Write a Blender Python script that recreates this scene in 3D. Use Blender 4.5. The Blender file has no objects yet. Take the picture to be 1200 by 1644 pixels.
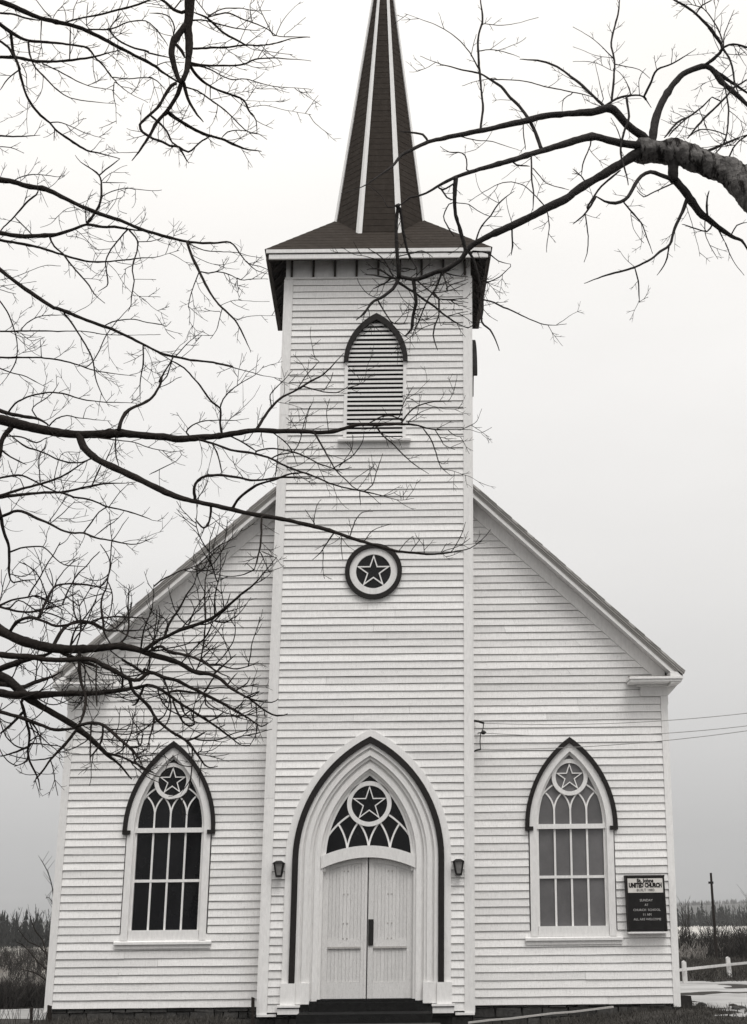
import bpy, bmesh, math, random
from mathutils import Vector, Matrix, noise
random.seed(7)
PI = math.pi
SC = bpy.context.scene
COL = SC.collection

# ------------------------------------------------------------------ camera, world, sun, exposure
F_PX, PITCH, ROLL = 2225.0, math.radians(16.6), math.radians(0.57)
CAM = Vector((0, -24.3, 1.63))
_f = Vector((0, math.cos(PITCH), math.sin(PITCH)))
_u = Vector((0, -math.sin(PITCH), math.cos(PITCH)))
_r = Vector((1, 0, 0))
RT = math.cos(ROLL)*_r - math.sin(ROLL)*_u
UP = math.cos(ROLL)*_u + math.sin(ROLL)*_r
cam = bpy.data.cameras.new('camera')
cam.sensor_fit = 'VERTICAL'; cam.sensor_height = 24.0; cam.lens = F_PX/1644*24.0
cam.clip_end = 5000
cam_o = bpy.data.objects.new('camera', cam); COL.objects.link(cam_o)
cam_o.matrix_world = Matrix(((RT.x, UP.x, -_f.x, CAM.x), (RT.y, UP.y, -_f.y, CAM.y), (RT.z, UP.z, -_f.z, CAM.z), (0, 0, 0, 1)))
SC.camera = cam_o

SUN_EL, SUN_AZ = math.radians(60), math.radians(20)       # azimuth: degrees right of straight behind the camera
world = bpy.data.worlds.new('World'); SC.world = world; world.use_nodes = True
wn, wl = world.node_tree.nodes, world.node_tree.links
wn.clear()
out = wn.new('ShaderNodeOutputWorld')
sky = wn.new('ShaderNodeTexSky'); sky.sky_type = 'NISHITA'; sky.sun_disc = False
sky.sun_elevation = SUN_EL; sky.sun_rotation = PI - SUN_AZ
bw = wn.new('ShaderNodeRGBToBW'); wl.new(sky.outputs['Color'], bw.inputs['Color'])
bg1 = wn.new('ShaderNodeBackground'); bg1.inputs['Strength'].default_value = 0.05
wl.new(bw.outputs['Val'], bg1.inputs['Color'])
# overcast cloud deck: brighter towards the zenith (1 + 2 sin(el)), faint cloud mottling
tc = wn.new('ShaderNodeTexCoord'); sx = wn.new('ShaderNodeSeparateXYZ'); wl.new(tc.outputs['Generated'], sx.inputs[0])
ramp = wn.new('ShaderNodeValToRGB'); wl.new(sx.outputs['Z'], ramp.inputs['Fac'])
e = ramp.color_ramp.elements
e[0].position = 0.0; e[0].color = (0.165, 0.167, 0.17, 1)
e[1].position = 1.0; e[1].color = (1.45, 1.44, 1.42, 1)
for p_, c_ in ((0.057, .215), (0.16, .45), (0.26, .61), (0.33, .675), (0.38, .735)):
    m_ = e.new(p_); m_.color = (c_*(1+.025*c_), c_, c_*(1-.03*c_), 1)
m_ = e.new(0.6); m_.color = (0.93, 0.905, 0.87, 1)
nz = wn.new('ShaderNodeTexNoise'); nz.inputs['Scale'].default_value = 2.2; nz.inputs['Detail'].default_value = 5
mp = wn.new('ShaderNodeMapping'); mp.inputs['Scale'].default_value = (1, 1, 2.4)
wl.new(tc.outputs['Generated'], mp.inputs[0]); wl.new(mp.outputs[0], nz.inputs['Vector'])
mr = wn.new('ShaderNodeMapRange'); wl.new(nz.outputs['Fac'], mr.inputs['Value'])
mr.inputs['From Min'].default_value = 0.3; mr.inputs['From Max'].default_value = 0.7
mr.inputs['To Min'].default_value = 0.925; mr.inputs['To Max'].default_value = 1.06
mx = wn.new('ShaderNodeVectorMath'); mx.operation = 'SCALE'
wl.new(ramp.outputs['Color'], mx.inputs[0]); wl.new(mr.outputs[0], mx.inputs['Scale'])
bg2 = wn.new('ShaderNodeBackground'); bg2.inputs['Strength'].default_value = 1.0
wl.new(mx.outputs[0], bg2.inputs['Color'])
add = wn.new('ShaderNodeAddShader'); wl.new(bg1.outputs[0], add.inputs[0]); wl.new(bg2.outputs[0], add.inputs[1])
wl.new(add.outputs[0], out.inputs['Surface'])

sun = bpy.data.lights.new('sun', 'SUN'); sun.energy = 1.5; sun.angle = math.radians(28); sun.color = (1.0, 0.98, 0.95)
sun_o = bpy.data.objects.new('sun', sun); COL.objects.link(sun_o)
sun_o.rotation_euler = (PI/2 - SUN_EL, 0, SUN_AZ)
SC.view_settings.view_transform = 'Standard'; SC.view_settings.look = 'None'
SC.view_settings.exposure = 0.12; SC.view_settings.gamma = 1.0; SC.view_settings.use_curve_mapping = False

HAZE = 0.00024
# ------------------------------------------------------------------ helpers
def at_y(x, y, Y):
    """The point on the vertical plane at depth Y that the photograph shows at pixel (x, y)."""
    d = _f*F_PX + RT*(x-600) - UP*(y-822)
    return CAM + d*((Y-CAM.y)/d.y)

def material(name, col, rough=0.85, var=0.12, scale=6.0, stretch=(1, 1, 1), rand=0.0, bump=0.0, bscale=40.0, spec=0.3, stain=None):
    m = bpy.data.materials.new(name); m.use_nodes = True
    n, l = m.node_tree.nodes, m.node_tree.links
    b = n['Principled BSDF']; b.inputs['Roughness'].default_value = rough
    b.inputs['Specular IOR Level'].default_value = spec
    t = n.new('ShaderNodeTexCoord'); mpn = n.new('ShaderNodeMapping'); mpn.inputs['Scale'].default_value = stretch
    l.new(t.outputs['Object'], mpn.inputs[0])
    nn = n.new('ShaderNodeTexNoise'); nn.inputs['Scale'].default_value = scale; nn.inputs['Detail'].default_value = 6; nn.inputs['Roughness'].default_value = 0.65
    l.new(mpn.outputs[0], nn.inputs['Vector'])
    r = n.new('ShaderNodeMapRange'); r.inputs['From Min'].default_value = 0.25; r.inputs['From Max'].default_value = 0.75
    r.inputs['To Min'].default_value = 1-var; r.inputs['To Max'].default_value = 1+var
    l.new(nn.outputs['Fac'], r.inputs['Value'])
    val = r.outputs[0]
    if rand:
        oi = n.new('ShaderNodeObjectInfo'); r2 = n.new('ShaderNodeMapRange')
        r2.inputs['To Min'].default_value = 1-rand; r2.inputs['To Max'].default_value = 1+rand*0.6
        l.new(oi.outputs['Random'], r2.inputs['Value'])
        mm = n.new('ShaderNodeMath'); mm.operation = 'MULTIPLY'; l.new(val, mm.inputs[0]); l.new(r2.outputs[0], mm.inputs[1]); val = mm.outputs[0]
    sc = n.new('ShaderNodeVectorMath'); sc.operation = 'SCALE'; sc.inputs[0].default_value = col[:3]
    l.new(val, sc.inputs['Scale']); colo = sc.outputs[0]
    if stain:                                     # (colour, scale, threshold, softness, stretch)
        scol, ssc, th, soft, sst = stain
        mp2 = n.new('ShaderNodeMapping'); mp2.inputs['Scale'].default_value = sst; l.new(t.outputs['Object'], mp2.inputs[0])
        n2 = n.new('ShaderNodeTexNoise'); n2.inputs['Scale'].default_value = ssc; n2.inputs['Detail'].default_value = 8; n2.inputs['Roughness'].default_value = 0.7
        l.new(mp2.outputs[0], n2.inputs['Vector'])
        r3 = n.new('ShaderNodeMapRange'); r3.inputs['From Min'].default_value = th; r3.inputs['From Max'].default_value = th+soft
        l.new(n2.outputs['Fac'], r3.inputs['Value'])
        mi = n.new('ShaderNodeMix'); mi.data_type = 'RGBA'; l.new(r3.outputs[0], mi.inputs['Factor'])
        l.new(colo, mi.inputs['A']); mi.inputs['B'].default_value = (*scol, 1); colo = mi.outputs['Result']
    l.new(colo, b.inputs['Base Color'])
    if bump:
        n3 = n.new('ShaderNodeTexNoise'); n3.inputs['Scale'].default_value = bscale; n3.inputs['Detail'].default_value = 5
        l.new(mpn.outputs[0], n3.inputs['Vector'])
        bp = n.new('ShaderNodeBump'); bp.inputs['Strength'].default_value = bump; bp.inputs['Distance'].default_value = 0.02
        l.new(n3.outputs['Fac'], bp.inputs['Height']); l.new(bp.outputs[0], b.inputs['Normal'])
    return m

M = {}
M['board'] = material('old_white_paint', (0.79, 0.78, 0.77), 0.78, 0.10, 14.0, (3.0, 3, 0.5), 0.12, 0.4, 60, stain=((0.38, 0.36, 0.34), 30, 0.575, 0.17, (2.8, 2.8, 0.7)))
M['trim'] = material('white_trim_paint', (0.75, 0.74, 0.73), 0.75, 0.10, 9.0, (3, 3, 0.8), 0.06, 0.25, 50, stain=((0.36, 0.34, 0.32), 26, 0.62, 0.12, (2.5, 2.5, 0.8)))
M['door'] = material('chalky_door_paint', (0.66, 0.65, 0.64), 0.8, 0.13, 16.0, (6, 6, 0.7), 0.06, 0.4, 60, stain=((0.34, 0.32, 0.30), 30, 0.57, 0.14, (4, 4, 0.8)))
M['rake'] = material('weathered_grey_wood', (0.40, 0.385, 0.37), 0.85, 0.22, 18.0, (2, 2, 2), 0.05, 0.3, 60, stain=((0.14, 0.125, 0.115), 20, 0.60, 0.15, (1.5, 1.5, 1.5)))
M['sheath'] = material('lap_shade_and_grime', (0.24, 0.228, 0.218), 0.9, 0.3, 8)  # dark colour paints in the shadow line under each lap, with some grime
M['dark'] = material('dark_brown_trim', (0.017, 0.015, 0.0145), 0.6, 0.25, 9, bump=0.1, spec=0.15)
M['eave'] = material('dark_stained_eave', (0.040, 0.033, 0.029), 0.8, 0.3, 9, bump=0.2, rand=0.15)
M['shingle'] = material('dark_wood_shingle', (0.034, 0.0275, 0.023), 0.9, 0.25, 10, (1, 1, 1), 0, 0.3, 60, spec=0.1, stain=((0.050, 0.042, 0.036), 5, 0.52, 0.3, (1, 1, 0.3)))
M['glass'] = material('dark_window_glass', (0.006, 0.006, 0.007), 0.10, 0.4, 3, rand=0.35, bump=0.05, bscale=5, spec=0.22)
M['pale_glass'] = material('pale_grey_window_glass', (0.125, 0.121, 0.123), 0.12, 0.16, 4, rand=0.22, bump=0.04, bscale=5, spec=0.5)  # panes with a paler grey base colour than the dark glass
M['metal'] = material('dark_metal', (0.016, 0.015, 0.0145), 0.5, 0.2, 20, spec=0.2)
M['stone'] = material('foundation_stone', (0.055, 0.053, 0.051), 0.95, 0.5, 12, rand=0.6, bump=0.7, bscale=25, stain=((0.05, 0.05, 0.048), 7, 0.52, 0.2, (1, 1, 1)))
M['step'] = material('black_step', (0.012, 0.012, 0.012), 0.95, 0.4, 14, bump=0.5, spec=0.1)
M['bark'] = material('dark_bark', (0.024, 0.020, 0.018), 0.95, 0.5, 22, bump=0.6, bscale=50, spec=0.1)
M['bark2'] = material('grey_bark', (0.036, 0.033, 0.032), 0.95, 0.4, 10, bump=0.8, bscale=30, spec=0.1)
M['bark3'] = material('grey_birch_bark', (0.13, 0.124, 0.12), 0.95, 0.6, 14, (1, 1, 1), 0, 1.0, 30, spec=0.05, stain=((0.018, 0.016, 0.015), 5, 0.50, 0.07, (3.2, 1.2, 0.8)))
M['twig'] = material('twig_bark', (0.022, 0.019, 0.0175), 0.95, 0.3, 20, spec=0.1)

class MB:
    def __init__(s): s.v = []; s.f = []
    def quad(s, a, b, c, d): i = len(s.v); s.v += [a, b, c, d]; s.f.append((i, i+1, i+2, i+3))
    def prism(s, poly, y0, y1, y0b=None):
        """Extrude a (u, z) polygon from front y0 to back y1."""
        n = len(poly); i = len(s.v)
        s.v += [(p[0], y0, p[1]) for p in poly] + [(p[0], y1, p[1]) for p in poly]
        s.f.append(tuple(range(i, i+n))); s.f.append(tuple(range(i+2*n-1, i+n-1, -1)))
        for k in range(n):
            k2 = (k+1) % n; s.f.append((i+k, i+n+k, i+n+k2, i+k2))
    def box(s, u0, u1, y0, y1, z0, z1):
        s.prism([(u0, z0), (u1, z0), (u1, z1), (u0, z1)], y0, y1)
    def ring(s, outer, inner, y0, y1, closed=False):
        """A band between two outlines with the same number of points, front y0, back y1."""
        n = len(outer); i = len(s.v)
        for o, k in zip(outer, inner):
            s.v += [(o[0], y0, o[1]), (k[0], y0, k[1]), (k[0], y1, k[1]), (o[0], y1, o[1])]
        for j in range(n if closed else n-1):
            a = i+4*j; b = i+4*((j+1) % n)
            for q in range(4):
                s.f.append((a+q, a+(q+1) % 4, b+(q+1) % 4, b+q))
        if not closed:
            s.f.append((i, i+3, i+2, i+1)); e_ = i+4*(n-1); s.f.append((e_, e_+1, e_+2, e_+3))
    def hexa(s, p):
        """8 corner points: front bl, br, tr, tl then back bl, br, tr, tl."""
        i = len(s.v); s.v += p
        for q in ((0, 1, 2, 3), (7, 6, 5, 4), (0, 4, 5, 1), (1, 5, 6, 2), (2, 6, 7, 3), (3, 7, 4, 0)):
            s.f.append(tuple(i+k for k in q))
    def tube(s, pts, rad, sides=6, cap=True):
        pts = [Vector(p) for p in pts]; n = len(pts); base = len(s.v)
        t0 = (pts[1]-pts[0]).normalized()
        ref = Vector((0, 1, 0)) if abs(t0.y) < 0.9 else Vector((1, 0, 0))
        nrm = t0.cross(ref).normalized()
        for k in range(n):
            t = (pts[min(k+1, n-1)]-pts[max(k-1, 0)])
            t = t.normalized() if t.length > 1e-9 else t0
            nrm = (nrm - t*nrm.dot(t))
            nrm = nrm.normalized() if nrm.length > 1e-6 else t.orthogonal().normalized()
            bi = t.cross(nrm)
            for q in range(sides):
                a = 2*PI*q/sides
                s.v.append(tuple(pts[k] + (nrm*math.cos(a)+bi*math.sin(a))*rad[k]))
        for k in range(n-1):
            for q in range(sides):
                q2 = (q+1) % sides
                s.f.append((base+k*sides+q, base+k*sides+q2, base+(k+1)*sides+q2, base+(k+1)*sides+q))
        if cap:
            s.f.append(tuple(base+q for q in range(sides-1, -1, -1)))
            s.f.append(tuple(base+(n-1)*sides+q for q in range(sides)))
    def build(s, name, mat, parent=None, org=(0, 0, 0), lean=False, smooth=False, kind=None, fixn=True):
        me = bpy.data.meshes.new(name)
        vs = s.v
        if lean: vs = [(u+X0+K*(z-0.35), y, z) for u, y, z in vs]
        if any(org): vs = [(a-org[0], b-org[1], c-org[2]) for a, b, c in vs]
        me.from_pydata(vs, [], s.f)
        if fixn and len(s.f) < 60000:
            b = bmesh.new(); b.from_mesh(me); bmesh.ops.recalc_face_normals(b, faces=b.faces); b.to_mesh(me); b.free()
        if smooth: me.polygons.foreach_set('use_smooth', [True]*len(me.polygons))
        me.materials.append(mat if not isinstance(mat, str) else M[mat])
        o = bpy.data.objects.new(name, me); COL.objects.link(o)
        if parent: o.parent = parent
        if kind: o['kind'] = kind
        return o

def thing(name, label, cat, loc=(0, 0, 0), group=None):
    o = bpy.data.objects.new(name, None); COL.objects.link(o); o.location = loc
    o.empty_display_size = 0.3
    o['label'] = label; o['category'] = cat
    if group: o['group'] = group
    return o
def tag(o, label, cat, group=None):
    o['label'] = label; o['category'] = cat
    if group: o['group'] = group
    return o

# ------------------------------------------------------------------ ground
def smooth(a, b, x):
    t = max(0.0, min(1.0, (x-a)/(b-a))); return t*t*(3-2*t)
def ground_z(x, y):
    far = smooth(14, 230, y)
    side = smooth(-60, 60, x)
    z = far*(-1.5*(1-side) + 0.15*side)
    near = 1-smooth(3.0, 9.0, abs(y+1.0))
    left = 1-smooth(-2.6, -1.8, x); left *= 1-smooth(6.5, 9, -x)
    z += near*0.17*left
    rgt = smooth(1.9, 5.0, x)*(1-smooth(5.6, 8.5, x))
    z += near*0.26*rgt*(1-smooth(2.0, 5.5, -y))
    z += 0.015*noise.noise(Vector((x*1.3, y*1.3, 0))) if y > -22 else 0
    return z
def sheet(name, xs, ys, mat, dz=0.0, kind='structure', keep=None, **kw):
    mb = MB(); idx = {}
    for j, y in enumerate(ys):
        for i, x in enumerate(xs):
            idx[i, j] = len(mb.v); mb.v.append((x, y, ground_z(x, y)+dz))
    for j in range(len(ys)-1):
        for i in range(len(xs)-1):
            cx, cy = (xs[i]+xs[i+1])/2, (ys[j]+ys[j+1])/2
            if keep is None or keep(cx, cy):
                mb.f.append((idx[i, j], idx[i+1, j], idx[i+1, j+1], idx[i, j+1]))
    o = mb.build(name, mat, smooth=True, kind=kind, fixn=False)
    return o
def rng(a, b, st):
    n = max(1, round((b-a)/st)); return [a+(b-a)*k/n for k in range(n+1)]
XS = [-1800, -1200, -600, -300, -150, -80, -50, -30] + rng(-20, -8, 1.0) + rng(-7.6, 9, 0.3)[0:] + rng(10, 20, 1.0) + [30, 50, 80, 150, 300, 600, 1200, 1800]
YS = [-38, -30] + rng(-24, -8, 1.0) + rng(-7.6, 4, 0.3) + rng(5, 20, 1.0) + [25, 30, 40, 50, 65, 80, 100, 130, 160, 200, 250, 300, 400, 600, 1000, 1500, 2050]
M['soil'] = material('dark_winter_turf', (0.040, 0.037, 0.034), 0.95, 0.5, 3.0, bump=0.6, bscale=14, spec=0.1, stain=((0.11, 0.105, 0.10), 1.3, 0.58, 0.15, (1, 1, 1)))
M['field'] = material('pale_dead_grass', (0.25, 0.24, 0.22), 0.95, 0.35, 0.5, (0.35, 1, 1), 0, 0.3, 3, spec=0.1, stain=((0.06, 0.055, 0.05), 0.25, 0.52, 0.15, (0.3, 1, 1)))
M['gravel'] = material('pale_gravel', (0.36, 0.356, 0.352), 0.95, 0.26, 1.3, (0.4, 1.5, 1), 0, 0.6, 20, spec=0.1, stain=((0.13, 0.127, 0.123), 0.75, 0.535, 0.16, (0.35, 1.2, 1)))
sheet('ground', XS, YS, 'soil')
sheet('field', [-400, -200, -100, -60, -40, -30, -20, -12, -7.5], [26, 30, 40, 50, 65, 80, 100, 130, 160, 200, 250], 'field', 0.02)
sheet('hay_field', [30, 50, 80, 150, 300, 500], [120, 130, 160, 200, 250, 300, 400, 600], material('pale_stubble', (0.42, 0.405, 0.38), 0.95, 0.2, 0.05, (0.3, 1, 1)), 0.02)
ED = lambda x, y: noise.noise(Vector((x*0.7, y*0.7, 3.1)))
sheet('gravel_yard', rng(4.7, 12, 0.2) + rng(13, 40, 3), rng(-14, 4, 0.25) + rng(4.5, 17.5, 1.0), 'gravel', 0.004,
      keep=lambda x, y: x > 5.45 + 0.7*ED(x*2, y*2))
sheet('gravel_drive', rng(-22, -5.5, 0.3), rng(0.2, 6.4, 0.3), 'gravel', 0.004, keep=lambda x, y: y > 0.5+0.5*ED(x, y))
# ------------------------------------------------------------------ church
X0, K = -0.205, 0.026                 # axis of the tower and a sideways shear added to the church's shape
CH = thing('church', 'white clapboard country church with a tower, dark pointed spire and arched windows', 'church', (X0, 0, 0.2))
CO = (X0, 0, 0.2)
def part(mb, name, mat, parent=None, **kw):
    return mb.build(name, mat, parent or CH, CO, lean=True, **kw)

TY, TW, TZ0, TZ1 = -0.45, 1.745, 0.26, 13.33           # tower front plane, half width, foot, top of the siding
TB = 1.95                                                # tower back
ML, MR = -5.32, 5.20                                     # main wall
SL, SR = 0.905, 0.94                                     # rake slopes
def rake_z(u, t=0.0): return 9.27 - t - (SL if u < 0 else SR)*(abs(u)-1.74)
PITCH_B = 0.1305

def gothic(w, spring, rise, zbot, n=14, R=None, cx=None):
    """Pointed-arch outline from the left foot over the apex to the right foot, centred on 0."""
    if R is None:
        R = (rise*rise+w*w)/(2*w); cx = R-w
    else:
        w = R-cx; rise = math.sqrt(R*R-cx*cx)
    a1 = math.atan2(rise, cx)
    left = [(cx-R*math.cos(a1*k/n), spring+R*math.sin(a1*k/n)) for k in range(n+1)]
    pts = ([(-w, zbot)] if zbot < spring-1e-6 else []) + left
    return pts + [(-x, z) for x, z in pts[-2::-1]]
def arch_half(w, spring, rise, zbot):
    R = (rise*rise+w*w)/(2*w); cx = R-w
    def h(z):
        if z < zbot or z > spring+rise: return None
        if z <= spring: return w
        return max(0.0, math.sqrt(max(0, R*R-(z-spring)**2))-cx)
    return h

def shift(poly, c, dz=0): return [(x+c, z+dz) for x, z in poly]

def board_rows(z0, z1, left, right, holes, skip=lambda z: False):
    """Rows of (z0, z1, xl0, xl1, xr0, xr1); holes is a list of (centre, half-width function)."""
    rows = []; z = z0
    while z < z1-0.03:
        zt = min(z+PITCH_B, z1)
        segs = [[left(z), left(zt), right(z), right(zt)]]
        for c, h in holes:
            a, b = h(z), h(zt)
            if a is None and b is None: continue
            if a is None:                    # the row that holds the foot of the opening
                continue
            if b is None: b = 0.0
            new = []
            for s in segs:
                if s[0] < c-a and s[2] > c+a:
                    new.append([s[0], s[1], c-a, c-b]); new.append([c+a, c+b, s[2], s[3]])
                else: new.append(s)
            segs = new
        for s in segs:
            if s[2]-s[0] > 0.03: rows.append((z, zt, *s))
        z = zt
    return rows

def clad(wall_name, rows, y, joints):
    """The sheathing as the wall part, every clapboard a child of it."""
    mb = MB()
    for z0, z1, a0, a1, b0, b1 in rows:
        mb.quad((a0, y, z0), (b0, y, z0), (b1, y, z1), (a1, y, z1))
    wall = part(mb, wall_name, 'sheath', fixn=False)
    n = 0
    for z0, z1, a0, a1, b0, b1 in rows:
        cuts = [0.0]
        L = b0-a0
        if L > 1.6 and joints > 0 and random.random() < joints:
            cuts.append(random.uniform(0.25, 0.75))
        cuts.append(1.0)
        for k in range(len(cuts)-1):
            f0, f1 = cuts[k], cuts[k+1]
            g0 = 0.0015 if k else 0.0; g1 = 0.0015 if k < len(cuts)-2 else 0.0
            p0, p1 = a0+(b0-a0)*f0+g0, a1+(b1-a1)*f0+g0
            q0, q1 = a0+(b0-a0)*f1-g1, a1+(b1-a1)*f1-g1
            d = random.uniform(-0.003, 0.003); dl = random.uniform(-.0018, .0018); dr = random.uniform(-.0018, .0018)
            zb = z0+0.0085
            zt = z1+0.001
            yb, yt = y-0.030+d, y-0.010
            ns = max(1, int((q0-p0)/0.42)); m2 = MB(); i0 = 0
            for s in range(ns+1):
                f = s/ns; xb, xt = p0+(q0-p0)*f, p1+(q1-p1)*f
                zz = zb+(dl if s == 0 else dr if s == ns else random.uniform(-.0028, .0028)); yy = yb+(random.uniform(-.003, .003))
                m2.v += [(xb, yy, zz), (xt, yt, zt), (xt, y-0.002, zt), (xb, y-0.002, zz)]
            for s in range(ns):
                for q in range(4): m2.f.append((4*s+q, 4*s+(q+1) % 4, 4*s+4+(q+1) % 4, 4*s+4+q))
            m2.f.append((0, 3, 2, 1)); m2.f.append((4*ns, 4*ns+1, 4*ns+2, 4*ns+3))
            part(m2, 'clapboard', 'board', wall); n += 1
    return wall, n

# openings (centre, half-width function) that the boards stop at
W_L, W_R = -3.42, 3.46
WIN_HALF = arch_half(0.735, 3.22, 1.42, 1.42)
ARCH_HALF = arch_half(1.36, 2.70, 2.10, 0.26)
LOUV_HALF = arch_half(0.555, 11.62, 0.90, 10.06)
def oc_half(z):
    d = 0.47**2-(z-7.632)**2
    return math.sqrt(d) if d > 0 else None
HW = lambda s: (lambda z: s)
left_lim = lambda z: max(ML+0.13, -(1.74+(9.27-0.42-z)/SL))
right_lim = lambda z: min(MR-0.12, 1.74+(9.27-0.42-z)/SR)
rows_l = board_rows(0.345, 8.83, left_lim, HW(-1.735), [(W_L, WIN_HALF)])
rows_r = board_rows(0.335, 8.83, HW(1.735), right_lim, [(W_R, WIN_HALF)])
wall_l, n1 = clad('front_wall', rows_l, 0.0, 0.28)
wall_l['label'] = 'front gable wall left of the tower'
wall_r, n2 = clad('front_wall', rows_r, 0.0, 0.28)
wall_r['label'] = 'front gable wall right of the tower'
rows_t = board_rows(TZ0+0.02, TZ1, HW(-TW+0.145), HW(TW-0.14), [(0, ARCH_HALF), (-0.02, LOUV_HALF), (0.005, oc_half)])
tower, n3 = clad('tower_front', rows_t, TY, 0.22)

# corner boards
def vboard(u0, u1, y0, y1, z0, z1, mat='trim', name='corner_board'):
    mb = MB(); mb.box(u0, u1, y0, y1, z0, z1); return part(mb, name, mat)
vboard(ML, ML+0.128, -0.036, 0.10, 0.30, 5.42)
vboard(MR-0.118, MR, -0.036, 0.10, 0.29, 5.44)
for s in (-1, 1):
    zs = [TZ0, 3.7, 7.4, 10.6, TZ1]
    for k in range(4):                            # the corner boards are pieced lengths
        a, b = sorted((s*TW, s*(TW-0.143)))
        mb = MB(); mb.box(a, b, TY-0.038-0.001*(k % 2), TY+0.11, zs[k]+(0.003 if k else 0), zs[k+1])
        part(mb, 'corner_board', 'trim')
    mb = MB(); a, b = sorted((s*(TW-0.002), s*(TW+0.028))); mb.box(a, b, TY-0.03, TY+0.13, TZ0, TZ1)
    part(mb, 'corner_board', 'trim')

# plain boxes behind: tower sides and back, main body
mb = MB()
for s in (-1, 1):
    a, b = sorted((s*(TW-0.06), s*(TW-0.03))); mb.box(a, b, TY+0.11, TB, 0.2, 13.9)
    z = 0.3
    while z < 13.3:
        yb, yt = s*(TW+0.004), s*(TW-0.018)
        p = [(s*(TW-0.03), TY+0.13, z+.01), (yb, TY+0.13, z+.01), (yt, TY+0.13, z+PITCH_B), (s*(TW-0.03), TY+0.13, z+PITCH_B)]
        mb.hexa(p+[(q[0], TB, q[2]) for q in p]); z += PITCH_B
part(mb, 'tower_side', 'board', kind='stuff')
mb = MB(); mb.box(-TW+0.03, TW-0.03, TB-0.03, TB, 0.2, 13.9)
mb.box(-TW+0.08, TW-0.08, TY+0.42, TY+0.45, 0.2, 13.9)
part(mb, 'tower_back', 'board')
BK = 13.0
mb = MB()
for s, e_ in ((-1, ML), (1, MR)):
    z = 0.3
    while z < 5.4:
        p = [(e_-s*0.03, 0.11, z+.01), (e_+s*0.006, 0.11, z+.01), (e_-s*0.016, 0.11, z+PITCH_B), (e_-s*0.03, 0.11, z+PITCH_B)]
        mb.hexa(p+[(q[0], BK, q[2]) for q in p]); z += PITCH_B
part(mb, 'side_wall', 'board', kind='stuff')
mb = MB(); mb.prism([(ML+.03, .2), (MR-.03, .2), (MR-.03, 5.5), (0, 10.7), (ML+.03, 5.5)], BK-0.04, BK)
mb.prism([(ML+.03, .2), (-1.75, .2), (-1.75, 8.9), (ML+.03, 5.5)], 0.42, 0.45); mb.prism([(MR-.03, .2), (1.75, .2), (1.75, 8.9), (MR-.03, 5.5)], 0.42, 0.45)
part(mb, 'rear_wall', 'board')

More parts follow.
